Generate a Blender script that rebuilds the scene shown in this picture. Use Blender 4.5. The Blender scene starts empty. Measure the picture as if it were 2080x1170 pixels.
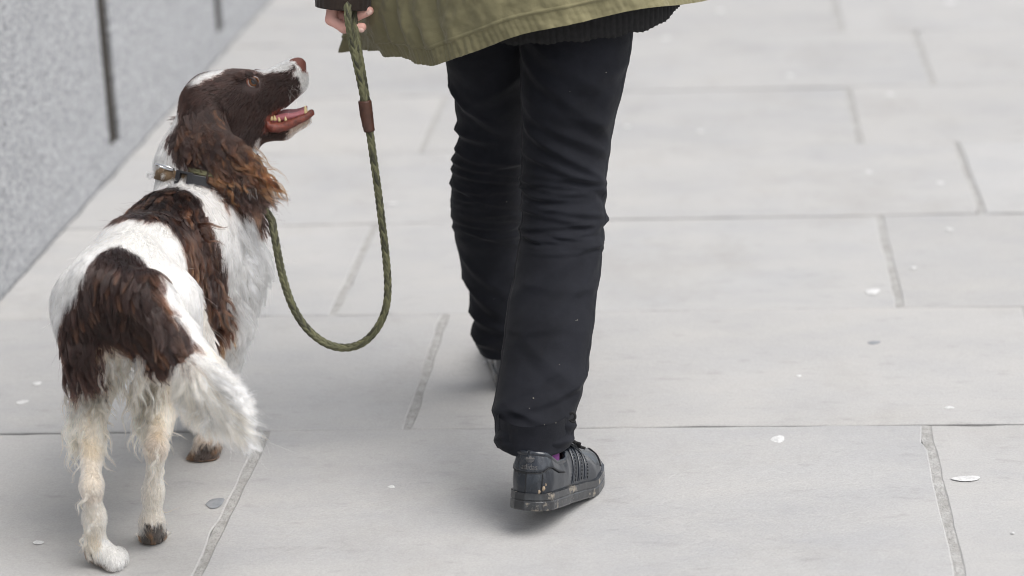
import bpy, bmesh, math, random
import numpy as np
from mathutils import Vector, Matrix, kdtree

rng = np.random.default_rng(7)
random.seed(7)
SC = bpy.context.scene
COL = SC.collection

# ------------------------------------------------------------------ camera
FPX = 4911.0            # focal length in pixels of the 2080 px wide photograph (85 mm on full frame)
CAM_H = 1.547
ROT = np.array([[0.9961244553, 0.0143792400, 0.0867715790],
                [0.0782688165, 0.3051517562, -0.9490818711],
                [-0.0401255757, 0.9521951707, 0.3028436808]])
cam_data = bpy.data.cameras.new('camera')
cam_data.lens = 85.0
cam_data.sensor_width = 36.0
cam_data.clip_end = 500
cam_data.dof.use_dof = True
cam_data.dof.focus_distance = 3.98
cam_data.dof.aperture_fstop = 2.5
cam = bpy.data.objects.new('camera', cam_data)
COL.objects.link(cam)
m4 = Matrix.Identity(4)
for i in range(3):
    for j in range(3):
        m4[i][j] = ROT[i][j]
m4[2][3] = CAM_H
cam.matrix_world = m4
SC.camera = cam

# ------------------------------------------------------------------ sky, sun, exposure
SUN_EL, SUN_AZ = math.radians(62), math.radians(112)
world = bpy.data.worlds.new('World')
SC.world = world
world.use_nodes = True
wn, wl = world.node_tree.nodes, world.node_tree.links
wn.clear()
w_out = wn.new('ShaderNodeOutputWorld')
w_bg = wn.new('ShaderNodeBackground')
w_bg.inputs['Strength'].default_value = 0.15
w_sky = wn.new('ShaderNodeTexSky')
w_sky.sky_type = 'NISHITA'
w_sky.sun_disc = False
w_sky.sun_elevation = SUN_EL
w_sky.sun_rotation = SUN_AZ
w_sky.dust_density = 4.0
w_hsv = wn.new('ShaderNodeHueSaturation')          # thin cloud cover: the same sky, whiter
w_hsv.inputs['Saturation'].default_value = 0.30
wl.new(w_sky.outputs['Color'], w_hsv.inputs['Color'])
wl.new(w_hsv.outputs['Color'], w_bg.inputs['Color'])
wl.new(w_bg.outputs['Background'], w_out.inputs['Surface'])
sun_data = bpy.data.lights.new('sun', 'SUN')
sun_data.energy = 1.1
sun_data.angle = math.radians(50)
sun_data.color = (1.0, 0.97, 0.93)
sun = bpy.data.objects.new('sun', sun_data)
COL.objects.link(sun)
sd = Vector((math.sin(SUN_AZ) * math.cos(SUN_EL), math.cos(SUN_AZ) * math.cos(SUN_EL), math.sin(SUN_EL)))
sun.rotation_euler = sd.to_track_quat('Z', 'Y').to_euler()
SC.view_settings.view_transform = 'Standard'
SC.view_settings.look = 'None'
SC.view_settings.gamma = 1.0
SC.view_settings.exposure = 0.74
SC.cycles.use_denoising = True
SC.cycles.max_bounces = 12
SC.cycles.pixel_filter_type = 'BLACKMAN_HARRIS'
SC.cycles.filter_width = 1.0
SC.cycles.transparent_max_bounces = 8

# ------------------------------------------------------------------ measuring helpers
def ray(u, v):
    return ROT @ np.array([(u - 1040) / FPX, -(v - 585) / FPX, -1.0])
def P(u, v, Y):
    """the point at real depth Y (metres ahead) that was measured at u, v in the photograph"""
    w = ray(u, v)
    return np.array([0, 0, CAM_H]) + w * (Y / w[1])
def G(u, v, z=0.0):
    w = ray(u, v)
    return np.array([0, 0, CAM_H]) + w * ((z - CAM_H) / w[2])
def pxm(p):
    c = ROT.T @ (np.asarray(p) - [0, 0, CAM_H])
    return FPX / -c[2]

def hash01(i, seed):
    i = i.astype(np.int64)
    h = (i[..., 0] * 374761393 + i[..., 1] * 668265263 + i[..., 2] * 2147483647 + seed * 1274126177) & 0xFFFFFFFF
    h = ((h ^ (h >> 13)) * 1274126177) & 0xFFFFFFFF
    h = h ^ (h >> 16)
    return (h & 0xFFFF) / 65535.0
def vnoise(p, scale, seed=0):
    """smooth value noise in -1..1"""
    q = np.asarray(p, float) * scale + 1000.0
    i = np.floor(q); f = q - i
    f = f * f * (3 - 2 * f)
    r = 0
    for dx in (0, 1):
        for dy in (0, 1):
            for dz in (0, 1):
                w = (f[..., 0] if dx else 1 - f[..., 0]) * (f[..., 1] if dy else 1 - f[..., 1]) * (f[..., 2] if dz else 1 - f[..., 2])
                r = r + w * hash01(i + np.array([dx, dy, dz]), seed)
    return r * 2 - 1
def fbm(p, scale, seed=0, octv=3):
    r, a = 0, 1.0
    for o in range(octv):
        r = r + a * vnoise(p, scale * 2 ** o, seed + o); a *= 0.5
    return r

# ------------------------------------------------------------------ object helpers
def link(o, parent=None):
    COL.objects.link(o)
    if parent is not None:
        o.parent = parent
    return o
def mesh_obj(name, verts, faces, mat, parent=None, smooth=True, col=None):
    me = bpy.data.meshes.new(name)
    if isinstance(faces, np.ndarray) and faces.ndim == 2:
        V = np.asarray(verts, np.float32)
        n = faces.shape[1]
        me.vertices.add(len(V)); me.vertices.foreach_set('co', V.ravel())
        me.loops.add(faces.size); me.loops.foreach_set('vertex_index', faces.ravel().astype(np.int32))
        me.polygons.add(len(faces))
        me.polygons.foreach_set('loop_start', np.arange(0, faces.size, n, dtype=np.int32))
        me.update(calc_edges=True)
    else:
        me.from_pydata([tuple(map(float, p)) for p in verts], [], [tuple(map(int, f)) for f in faces])
    me.validate()
    if smooth:
        me.polygons.foreach_set('use_smooth', np.ones(len(me.polygons), bool))
    if col is not None:
        a = me.color_attributes.new('col', 'FLOAT_COLOR', 'POINT')
        c4 = np.ones((len(me.vertices), 4), np.float32); c4[:, :3] = col
        a.data.foreach_set('color', c4.ravel())
    if mat is not None:
        me.materials.append(mat)
    o = bpy.data.objects.new(name, me)
    return link(o, parent)
def empty(name, loc):
    o = bpy.data.objects.new(name, None)
    o.location = loc
    o.empty_display_size = 0.05
    return link(o)
def tag(o, label=None, category=None, group=None, kind=None):
    for k, v in (('label', label), ('category', category), ('group', group), ('kind', kind)):
        if v: o[k] = v
    return o
def adopt(child, parent):
    """parent without moving (all meshes here are in world metres)"""
    child.parent = parent
    child.matrix_parent_inverse = Matrix.Translation(-Vector(parent.location))
    return child
def grid_faces(nu, nv, wrap_u=False, flip=False):
    """quads of a nv x nu vertex grid (index = j*nu + i)"""
    iu = np.arange(nu if wrap_u else nu - 1)
    jv = np.arange(nv - 1)
    I, J = np.meshgrid(iu, jv)
    I, J = I.ravel(), J.ravel()
    I2 = (I + 1) % nu
    q = np.stack([J * nu + I, J * nu + I2, (J + 1) * nu + I2, (J + 1) * nu + I], 1)
    return q[:, ::-1].copy() if flip else q
def spline(pts, n, closed=False):
    """Catmull-Rom through pts (any dimension), n samples, roughly even in length"""
    p = np.asarray(pts, float)
    if closed:
        p = np.vstack([p[-1], p, p[0], p[1]])
    else:
        p = np.vstack([2 * p[0] - p[1], p, 2 * p[-1] - p[-2]])
    out = []
    for i in range(1, len(p) - 2):
        t = np.linspace(0, 1, 24, endpoint=False)[:, None]
        a, b, c, d = p[i - 1], p[i], p[i + 1], p[i + 2]
        out.append(0.5 * ((2 * b) + (-a + c) * t + (2 * a - 5 * b + 4 * c - d) * t ** 2 + (-a + 3 * b - 3 * c + d) * t ** 3))
    out = np.vstack(out + [p[-2][None]])
    s = np.r_[0, np.cumsum(np.linalg.norm(np.diff(out, axis=0), axis=1))]
    q = np.linspace(0, s[-1], n)
    return np.stack([np.interp(q, s, out[:, k]) for k in range(out.shape[1])], 1)
def frames(c):
    """tangent + two normals carried along a curve"""
    t = np.gradient(c, axis=0); t /= np.linalg.norm(t, axis=1)[:, None]
    n = np.zeros_like(t)
    a = np.array([0, 0, 1.0]) if abs(t[0][2]) < 0.9 else np.array([0, 1.0, 0])
    n[0] = np.cross(t[0], a); n[0] /= np.linalg.norm(n[0])
    for i in range(1, len(t)):
        v = n[i - 1] - t[i] * (n[i - 1] @ t[i]); n[i] = v / np.linalg.norm(v)
    return t, n, np.cross(t, n)
def tube(c, r, ns=10, cap=True):
    c = np.asarray(c, float); r = np.broadcast_to(r, len(c))
    t, n, b = frames(c)
    th = np.linspace(0, 2 * math.pi, ns, endpoint=False)
    V = c[:, None] + r[:, None, None] * (np.cos(th)[None, :, None] * n[:, None] + np.sin(th)[None, :, None] * b[:, None])
    V = V.reshape(-1, 3); F = [tuple(f) for f in grid_faces(ns, len(c), True)]
    if cap:
        F.append(tuple(range(ns))[::-1]); F.append(tuple(range((len(c) - 1) * ns, len(c) * ns)))
    return V, F
def join(parts):
    V, F, k = [], [], 0
    for v, f in parts:
        V.append(np.asarray(v, float)); F += [tuple(int(i) + k for i in q) for q in f]; k += len(v)
    return np.vstack(V), F

# ------------------------------------------------------------------ materials
def new_mat(name):
    m = bpy.data.materials.new(name); m.use_nodes = True
    nt = m.node_tree
    return m, nt, nt.nodes, nt.links, nt.nodes['Principled BSDF']
def mixrgb(nt, a, b, fac):
    n = nt.nodes.new('ShaderNodeMix'); n.data_type = 'RGBA'
    for s, val in ((6, a), (7, b)):
        if isinstance(val, tuple): n.inputs[s].default_value = (*val, 1)
        else: nt.links.new(val, n.inputs[s])
    if isinstance(fac, (int, float)): n.inputs[0].default_value = fac
    else: nt.links.new(fac, n.inputs[0])
    return n.outputs[2]
def noise_fac(nt, scale, lo, hi, detail=4, rough=0.55, vec=None, stretch=None, seed=0.0):
    tc = nt.nodes.new('ShaderNodeTexCoord')
    src = vec or tc.outputs['Object']
    mp = nt.nodes.new('ShaderNodeMapping')
    mp.inputs['Location'].default_value = (seed, seed * 1.7, seed * 0.3)
    if stretch: mp.inputs['Scale'].default_value = stretch
    nt.links.new(src, mp.inputs['Vector'])
    n = nt.nodes.new('ShaderNodeTexNoise')
    n.inputs['Scale'].default_value = scale; n.inputs['Detail'].default_value = detail; n.inputs['Roughness'].default_value = rough
    nt.links.new(mp.outputs['Vector'], n.inputs['Vector'])
    r = nt.nodes.new('ShaderNodeMapRange'); r.inputs['From Min'].default_value = lo; r.inputs['From Max'].default_value = hi
    nt.links.new(n.outputs['Fac'], r.inputs['Value'])
    return r.outputs['Result']
def bump(nt, height, strength, dist, chain=None):
    b = nt.nodes.new('ShaderNodeBump'); b.inputs['Strength'].default_value = strength; b.inputs['Distance'].default_value = dist
    nt.links.new(height, b.inputs['Height'])
    if chain is not None: nt.links.new(chain, b.inputs['Normal'])
    return b.outputs['Normal']
def plain(name, color, rough=0.6, var=None, scale=30, bmp=0.0, bscale=400, bdist=0.0008, metal=0.0, sheen=0.0, spec=0.5):
    m, nt, N, L, B = new_mat(name)
    B.inputs['Base Color'].default_value = (*color, 1)
    B.inputs['Roughness'].default_value = rough
    B.inputs['Metallic'].default_value = metal
    B.inputs['Specular IOR Level'].default_value = spec
    if sheen: B.inputs['Sheen Weight'].default_value = sheen
    if var: L.new(mixrgb(nt, color, var, noise_fac(nt, scale, 0.35, 0.65)), B.inputs['Base Color'])
    if bmp: L.new(bump(nt, noise_fac(nt, bscale, 0.2, 0.8), bmp, bdist), B.inputs['Normal'])
    return m
def attr_mat(name, rough=0.7, bmp=0.0, bscale=900, spec=0.4):
    m, nt, N, L, B = new_mat(name)
    a = N.new('ShaderNodeAttribute'); a.attribute_name = 'col'
    L.new(a.outputs['Color'], B.inputs['Base Color'])
    B.inputs['Roughness'].default_value = rough
    B.inputs['Specular IOR Level'].default_value = spec
    if bmp: L.new(bump(nt, noise_fac(nt, bscale, 0.2, 0.8), bmp, 0.0006), B.inputs['Normal'])
    return m

# ------------------------------------------------------------------ signed-distance modelling
class Field:
    def __init__(s, lo, hi, h):
        s.h = h; s.lo = np.asarray(lo, float)
        s.n = np.ceil((np.asarray(hi) - s.lo) / h).astype(int) + 1
        s.F = np.full(s.n, 1.0, np.float32)
    def _box(s, lo, hi, pad):
        a = np.clip(np.floor((np.asarray(lo) - pad - s.lo) / s.h).astype(int), 0, s.n - 1)
        b = np.clip(np.ceil((np.asarray(hi) + pad - s.lo) / s.h).astype(int) + 1, 1, s.n)
        if np.any(b <= a): return None, None
        sl = tuple(slice(int(x), int(y)) for x, y in zip(a, b))
        ax = [(s.lo[k] + np.arange(sl[k].start, sl[k].stop) * s.h).astype(np.float32) for k in range(3)]
        return sl, (ax[0][:, None, None], ax[1][None, :, None], ax[2][None, None, :])
    def _put(s, sl, d, k, sub):
        A = s.F[sl]
        if sub:
            d = -d
            if k > 0:
                h = np.clip(0.5 - 0.5 * (A - d) / k, 0, 1); A[:] = A * (1 - h) + d * h + k * h * (1 - h)
            else: A[:] = np.maximum(A, d)
        else:
            if k > 0:
                h = np.clip(0.5 + 0.5 * (A - d) / k, 0, 1); A[:] = A * (1 - h) + d * h - k * h * (1 - h)
            else: A[:] = np.minimum(A, d)
    def cone(s, p0, r0, p1, r1, k=0.02, sub=False):
        p0, p1 = np.asarray(p0, float), np.asarray(p1, float)
        R = max(r0, r1) + 0.06 + k
        sl, ax = s._box(np.minimum(p0, p1), np.maximum(p0, p1), R)
        if sl is None: return
        ba = p1 - p0; L2 = float(ba @ ba) + 1e-12
        X, Y, Z = ax[0] - np.float32(p0[0]), ax[1] - np.float32(p0[1]), ax[2] - np.float32(p0[2])
        t = np.clip((X * ba[0] + Y * ba[1] + Z * ba[2]) / L2, 0, 1).astype(np.float32)
        d = np.sqrt((X - t * ba[0]) ** 2 + (Y - t * ba[1]) ** 2 + (Z - t * ba[2]) ** 2) - (r0 + t * (r1 - r0))
        s._put(sl, d.astype(np.float32), k, sub)
    def chain(s, pts, k=0.02):
        for (a, ra), (b, rb) in zip(pts[:-1], pts[1:]):
            s.cone(a, ra, b, rb, k)
    def ell(s, c, r, axes=None, k=0.02, sub=False):
        c = np.asarray(c, float); r = np.asarray(r, float)
        A = np.eye(3) if axes is None else np.asarray(axes, float)
        R = r.max() + 0.06 + k
        sl, ax = s._box(c, c, R)
        if sl is None: return
        X, Y, Z = ax[0] - np.float32(c[0]), ax[1] - np.float32(c[1]), ax[2] - np.float32(c[2])
        k0 = 0; k1 = 0
        for i in range(3):
            q = X * A[i][0] + Y * A[i][1] + Z * A[i][2]
            k0 = k0 + (q / r[i]) ** 2; k1 = k1 + (q / r[i] ** 2) ** 2
        k0, k1 = np.sqrt(k0), np.sqrt(k1) + 1e-9
        s._put(sl, (k0 * (k0 - 1) / k1).astype(np.float32), k, sub)
    def sample(s, p):
        q = np.clip((np.asarray(p) - s.lo) / s.h, 0, s.n - 1.001)
        i = np.floor(q).astype(int); f = q - i
        r = 0
        for dx in (0, 1):
            for dy in (0, 1):
                for dz in (0, 1):
                    w = (f[..., 0] if dx else 1 - f[..., 0]) * (f[..., 1] if dy else 1 - f[..., 1]) * (f[..., 2] if dz else 1 - f[..., 2])
                    r = r + w * s.F[i[..., 0] + dx, i[..., 1] + dy, i[..., 2] + dz]
        return r
    def grad(s, p):
        e = s.h
        g = np.stack([s.sample(p + np.eye(3)[k] * e) - s.sample(p - np.eye(3)[k] * e) for k in range(3)], -1)
        return g / (np.linalg.norm(g, axis=-1, keepdims=True) + 1e-9)
    def hit(s, u, v, t0=3.4, t1=4.9):
        """first surface point met along the line of sight measured at u, v (nearest miss if none)"""
        w = ray(u, v); w = w / np.linalg.norm(w)
        T = np.arange(t0, t1, 0.002)
        p = np.array([0, 0, CAM_H]) + w * T[:, None]
        ok = np.all((p > s.lo) & (p < s.lo + (s.n - 1) * s.h), axis=1)
        d = np.where(ok, s.sample(p), 9.0)
        neg = np.where(d < 0)[0]
        return p[neg[0]] if len(neg) else p[int(np.argmin(d))]
    def mesh(s):
        F = s.F; neg = F < 0
        n = F.shape
        c = np.zeros(tuple(x - 1 for x in n), np.int8)
        for dx in (0, 1):
            for dy in (0, 1):
                for dz in (0, 1):
                    c += neg[dx:n[0] - 1 + dx, dy:n[1] - 1 + dy, dz:n[2] - 1 + dz]
        act = (c > 0) & (c < 8)
        idx = np.full(act.shape, -1, np.int64)
        cells = np.argwhere(act)
        idx[act] = np.arange(len(cells))
        S = np.zeros((len(cells), 3)); W = np.zeros(len(cells))
        corners = [(x, y, z) for x in (0, 1) for y in (0, 1) for z in (0, 1)]
        val = {k: F[cells[:, 0] + k[0], cells[:, 1] + k[1], cells[:, 2] + k[2]].astype(float) for k in corners}
        for a in corners:
            for ax in range(3):
                if a[ax] == 0:
                    b = list(a); b[ax] = 1; b = tuple(b)
                    fa, fb = val[a], val[b]
                    cr = (fa < 0) != (fb < 0)
                    t = np.where(cr, fa / np.where(cr, fa - fb, 1), 0)
                    pt = np.tile(np.array(a, float), (len(cells), 1)); pt[:, ax] = t
                    S += pt * cr[:, None]; W += cr
        V = s.lo + s.h * (cells + S / W[:, None])
        Q = []
        for ax in range(3):
            o1, o2 = [(1, 2), (2, 0), (0, 1)][ax]
            sa = [slice(None)] * 3; sb = [slice(None)] * 3
            sa[ax] = slice(0, -1); sb[ax] = slice(1, None)
            for k in (o1, o2):
                sa[k] = slice(1, -1); sb[k] = slice(1, -1)
            A, B = neg[tuple(sa)], neg[tuple(sb)]
            e = np.argwhere(A != B)
            base = e.copy(); base[:, o1] += 1; base[:, o2] += 1
            def cell(d1, d2):
                q = base.copy(); q[:, o1] += d1; q[:, o2] += d2
                return idx[q[:, 0], q[:, 1], q[:, 2]]
            quad = np.stack([cell(-1, -1), cell(0, -1), cell(0, 0), cell(-1, 0)], 1)
            inside = A[tuple(e.T)]
            quad[~inside] = quad[~inside][:, ::-1]
            Q.append(quad)
        return V, np.vstack(Q)

# ================================================================== pavement
def stone_mat(name, c0, c1, c2, seed=0.0):
    m, nt, N, L, B = new_mat(name)
    oi = N.new('ShaderNodeObjectInfo')
    geo = N.new('ShaderNodeNewGeometry')
    add = N.new('ShaderNodeVectorMath'); add.operation = 'ADD'
    L.new(geo.outputs['Position'], add.inputs[0])
    cmb = N.new('ShaderNodeVectorMath'); cmb.operation = 'SCALE'; cmb.inputs[0].default_value = (7.3, 3.1, 5.9)
    L.new(oi.outputs['Random'], cmb.inputs['Scale'])
    L.new(cmb.outputs['Vector'], add.inputs[1])
    pos = add.outputs['Vector']
    big = noise_fac(nt, 2.3, 0.36, 0.66, 5, 0.6, pos, (1, 1.7, 1), seed)
    mid = noise_fac(nt, 6, 0.36, 0.80, 6, 0.65, pos, (0.7, 1.3, 1), seed + 3)
    fine = noise_fac(nt, 260, 0.30, 0.74, 3, 0.7, pos, None, seed)
    dirt = noise_fac(nt, 24, 0.60, 0.78, 4, 0.6, pos, (0.6, 1.5, 1), seed + 9)
    c = mixrgb(nt, c0, c1, big)
    c = mixrgb(nt, c, c2, mid)
    stain = noise_fac(nt, 3.1, 0.52, 0.74, 7, 0.7, pos, (1.2, 0.8, 1), seed + 21)
    sm = N.new('ShaderNodeMath'); sm.operation = 'MULTIPLY'; sm.inputs[1].default_value = 0.42; L.new(stain, sm.inputs[0])
    c = mixrgb(nt, c, (0.26, 0.25, 0.235), sm.outputs[0])
    tone = N.new('ShaderNodeMapRange'); tone.inputs['To Min'].default_value = 0.92; tone.inputs['To Max'].default_value = 1.06
    L.new(oi.outputs['Random'], tone.inputs['Value'])
    hs = N.new('ShaderNodeHueSaturation'); L.new(c, hs.inputs['Color']); L.new(tone.outputs['Result'], hs.inputs['Value'])
    c = hs.outputs['Color']
    wrm = N.new('ShaderNodeMath'); wrm.operation = 'FRACT'
    w7 = N.new('ShaderNodeMath'); w7.operation = 'MULTIPLY'; w7.inputs[1].default_value = 7.31; L.new(oi.outputs['Random'], w7.inputs[0]); L.new(w7.outputs[0], wrm.inputs[0])
    w3 = N.new('ShaderNodeMath'); w3.operation = 'MULTIPLY'; w3.inputs[1].default_value = 0.22; L.new(wrm.outputs[0], w3.inputs[0])
    c = mixrgb(nt, c, (0.375, 0.355, 0.325), w3.outputs[0])
    dk = N.new('ShaderNodeMath'); dk.operation = 'MULTIPLY'; dk.inputs[1].default_value = 0.34; L.new(dirt, dk.inputs[0])
    c = mixrgb(nt, c, (0.17, 0.165, 0.16), dk.outputs[0])
    fs = N.new('ShaderNodeMath'); fs.operation = 'MULTIPLY'; fs.inputs[1].default_value = 0.30; L.new(fine, fs.inputs[0])
    c = mixrgb(nt, c, (0.16, 0.155, 0.15), fs.outputs[0])
    L.new(c, B.inputs['Base Color'])
    B.inputs['Roughness'].default_value = 0.72
    B.inputs['Specular IOR Level'].default_value = 0.35
    nrm = bump(nt, noise_fac(nt, 60, 0.2, 0.8, 6, 0.7, pos, (0.7, 1.4, 1)), 0.35, 0.004)
    nrm = bump(nt, fine, 0.25, 0.0012, nrm)
    L.new(nrm, B.inputs['Normal'])
    return m
M_SLAB = stone_mat('yorkstone', (0.388, 0.388, 0.388), (0.338, 0.341, 0.347), (0.420, 0.412, 0.398))
M_BED = plain('joint_dirt', (0.10, 0.095, 0.085), 0.95, (0.20, 0.195, 0.18), 40, 0.5, 120, 0.003)
M_MORTAR = plain('lime_mortar', (0.37, 0.365, 0.355), 0.9, (0.27, 0.265, 0.25), 35, 0.9, 160, 0.004)
M_GUM = plain('dried_gum', (0.58, 0.58, 0.575), 0.8, (0.43, 0.43, 0.425), 180, 0.5, 500)
M_GUM_D = plain('old_gum', (0.17, 0.18, 0.195), 0.7, (0.24, 0.25, 0.26), 60)

ground = mesh_obj('pavement', [(-30, -20, -0.014), (40, -20, -0.014), (40, 80, -0.014), (-30, 80, -0.014)], [(0, 1, 2, 3)], M_BED, smooth=False)
tag(ground, 'pale grey stone flag pavement', None, None, 'structure')
ROWS = [2.04, 2.70, 3.362, 4.022, 4.681, 5.356, 6.015, 6.654, 7.393, 8.03, 8.69, 9.36, 10.02, 10.68, 11.34]
WALL_X = -1.545
JOINTS = {2: [-0.822, 0.351], 3: [-0.568, 0.602], 4: [-0.803, 0.357], 5: [-0.575, 0.593], 6: [-0.773, 0.354], 7: [-0.56, 0.593], 8: [-0.79, 0.378]}
def slab(x0, x1, y0, y1, i):
    r = random.Random(i * 17 + 5)
    z = r.uniform(-0.0012, 0.0012)
    pts = []
    def edge(ax, ay, bx, by, n):
        nx, ny = (ay - by), (bx - ax); l = math.hypot(nx, ny); nx /= l; ny /= l
        for k in range(n):
            t = (k + (r.uniform(-0.3, 0.3) if k else 0)) / n
            d = r.uniform(0.0, 0.0035) * (1 if k else 1.4)
            if r.random() < 0.12: d += r.uniform(0.002, 0.006)
            pts.append((ax + (bx - ax) * t + nx * d, ay + (by - ay) * t + ny * d))
    edge(x0, y0, x1, y0, 16); edge(x1, y0, x1, y1, 10); edge(x1, y1, x0, y1, 16); edge(x0, y1, x0, y0, 10)
    cx, cy = (x0 + x1) / 2, (y0 + y1) / 2
    n = len(pts)
    def ins(p, d):
        vx, vy = cx - p[0], cy - p[1]
        return (p[0] + math.copysign(min(d, abs(vx)), vx) * (1 if abs(abs(p[0] - cx) - (x1 - x0) / 2) < 0.02 else 0),
                p[1] + math.copysign(min(d, abs(vy)), vy) * (1 if abs(abs(p[1] - cy) - (y1 - y0) / 2) < 0.02 else 0))
    V = [(p[0], p[1], -0.03) for p in pts] + [(p[0], p[1], z - 0.0018) for p in pts] + [(*ins(p, 0.0025), z) for p in pts]
    F = [tuple(range(2 * n, 3 * n))]
    for a in (0, n):
        F += [(a + k, a + (k + 1) % n, a + n + (k + 1) % n, a + n + k) for k in range(n)]
    o = mesh_obj('paving_slab', V, F, M_SLAB, ground, smooth=False)
    return o
k = 0
for ri in range(len(ROWS) - 1):
    y0, y1 = ROWS[ri], ROWS[ri + 1]
    js = list(JOINTS.get(ri, [-0.80, 0.36] if ri % 2 == 0 else [-0.57, 0.595]))
    while js[-1] < 4.2: js.append(js[-1] + 1.172 + 0.02 * math.sin(ri * 3 + len(js)))
    xs = [WALL_X + 0.004] + js
    for a, b in zip(xs[:-1], xs[1:]):
        hw = 0.0058
        k += 1
        slab(a + (hw if a > WALL_X + 0.1 else 0), b - hw, y0 + 0.0011, y1 - 0.0011, k)
    for x in js[:-1]:                        # each upright joint is pointed with its own strip of mortar
        n = 22
        ys = np.linspace(y0 - 0.001, y1 + 0.001, n)
        V = []
        for yy in ys:
            for c in (-1, -0.4, 0.4, 1):
                V.append((x + c * 0.0105, yy, -0.0014 - 0.0010 * abs(c) + random.uniform(-1, 1) * 0.0008))
        mesh_obj('mortar_joint', V, grid_faces(4, n), M_MORTAR, ground)
# the sheet beyond the laid slabs carries on as the same stone
mesh_obj('far_paving', [(-30, 11.345, 0), (40, 11.345, 0), (40, 80, 0), (-30, 80, 0)], [(0, 1, 2, 3)], M_SLAB, ground, smooth=False)
mesh_obj('far_paving', [(4.2, -20, -0.006), (40, -20, -0.006), (40, 11.34, -0.006), (4.2, 11.34, -0.006)], [(0, 1, 2, 3)], M_SLAB, ground, smooth=False)
mesh_obj('far_paving', [(WALL_X, -20, -0.006), (4.19, -20, -0.006), (4.19, 2.035, -0.006), (WALL_X, 2.035, -0.006)], [(0, 1, 2, 3)], M_SLAB, ground, smooth=False)

def gum(u, v, w, mat, asp=1.0, seed=0):
    r = random.Random(seed)
    c = G(u, v); s = w / pxm(c) / 2 * (0.8 if v < 480 else 0.95)
    n = 18; ph = [r.uniform(0, 6.28) for _ in range(3)]
    V = [(c[0], c[1], 0.0022)]
    for ring, zz in ((0.8, 0.0021), (1.0, 0.0012)):
        for q in range(n):
            t = 6.2832 * q / n
            rr = s * ring * (1 + 0.15 * math.sin(2 * t + ph[0]) + 0.08 * math.sin(3 * t + ph[1]) + 0.05 * math.sin(5 * t + ph[2]))
            V.append((c[0] + rr * math.cos(t), c[1] + rr * math.sin(t) * asp, zz))
    F = [(0, 1 + q, 1 + (q + 1) % n) for q in range(n)] + [(1 + q, 1 + n + q, 1 + n + (q + 1) % n, 1 + (q + 1) % n) for q in range(n)]
    mesh_obj('gum_spot', V, F, mat, ground)
for i, (u, v, w, d, asp) in enumerate([
        (1580, 893, 33, 0, 1.1), (1963, 973, 54, 0, 0.62), (1772, 593, 32, 0, 1.2), (1928, 829, 19, 0, 0.9), (1622, 765, 11, 0, 1.2),
        (795, 990, 17, 0, 0.8), (437, 1023, 42, 1, 1.2), (78, 1103, 22, 0, 1.0), (1928, 467, 17, 0, 1.3), (1910, 372, 17, 0, 1.3),
        (1765, 350, 17, 0, 1.4), (1423, 268, 20, 0, 1.2), (1808, 192, 19, 0, 1.5), (1273, 258, 17, 0, 1.2), (797, 414, 24, 0, 1.0),
        (1775, 697, 28, 1, 0.8), (990, 736, 17, 0, 1.2), (1605, 154, 19, 0, 1.3), (1352, 78, 22, 0, 1.2), (1463, 22, 20, 0, 1.3),
        (1855, 545, 14, 0, 1.0), (2057, 1084, 8, 0, 1.0), (1930, 5, 30, 0, 1.2), (45, 818, 26, 0, 0.9), (75, 780, 22, 0, 0.9)]):
    gum(u, v, w, M_GUM_D if d else M_GUM, asp, i)

# ================================================================== granite wall
def granite_mat():
    m, nt, N, L, B = new_mat('granite')
    geo = N.new('ShaderNodeNewGeometry'); pos = geo.outputs['Position']
    vo = N.new('ShaderNodeTexVoronoi'); vo.inputs['Scale'].default_value = 140; L.new(pos, vo.inputs['Vector'])
    sep = N.new('ShaderNodeSeparateColor'); L.new(vo.outputs['Color'], sep.inputs['Color'])
    rmp = N.new('ShaderNodeValToRGB'); cr = rmp.color_ramp; cr.interpolation = 'CONSTANT'
    cr.elements[0].position = 0; cr.elements[0].color = (0.155, 0.16, 0.168, 1)
    cr.elements[1].position = 0.2; cr.elements[1].color = (0.272, 0.28, 0.292, 1)
    for p, c in ((0.45, (0.345, 0.352, 0.363)), (0.72, (0.41, 0.415, 0.423)), (0.9, (0.48, 0.488, 0.50))):
        e = cr.elements.new(p); e.color = (*c, 1)
    L.new(sep.outputs['Red'], rmp.inputs['Fac'])
    blot = noise_fac(nt, 60, 0.38, 0.64, 3, 0.6, pos)
    c = mixrgb(nt, (0.31, 0.318, 0.33), rmp.outputs['Color'], blot)
    c = mixrgb(nt, c, rmp.outputs['Color'], 0.65)
    c = mixrgb(nt, c, (0.35, 0.358, 0.372), noise_fac(nt, 5, 0.45, 1.5, 4, 0.6, pos))
    L.new(c, B.inputs['Base Color'])
    B.inputs['Roughness'].default_value = 0.8
    nrm = bump(nt, noise_fac(nt, 110, 0.25, 0.75, 4, 0.6, pos), 0.7, 0.004)
    L.new(nrm, B.inputs['Normal'])
    return m
M_GRANITE = granite_mat()
M_GROOVE = plain('dark_joint_mortar', (0.009, 0.008, 0.007), 0.95, (0.055, 0.046, 0.036), 90, 0.9, 300, 0.004)
def at_wall(u, v):
    w = ray(u, v); return (np.array([0, 0, CAM_H]) + w * (WALL_X / w[0]))
ja, jb = at_wall(221, 146), at_wall(445, 40)
STEP = jb[1] - ja[1]
wall = empty('granite_wall', (WALL_X - 0.25, 6.0, 0))
tag(wall, 'speckled grey granite block wall with dark open joints beside the pavement', 'wall')
GAP, BASE_H = 0.100, at_wall(234, 293)[2]
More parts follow.
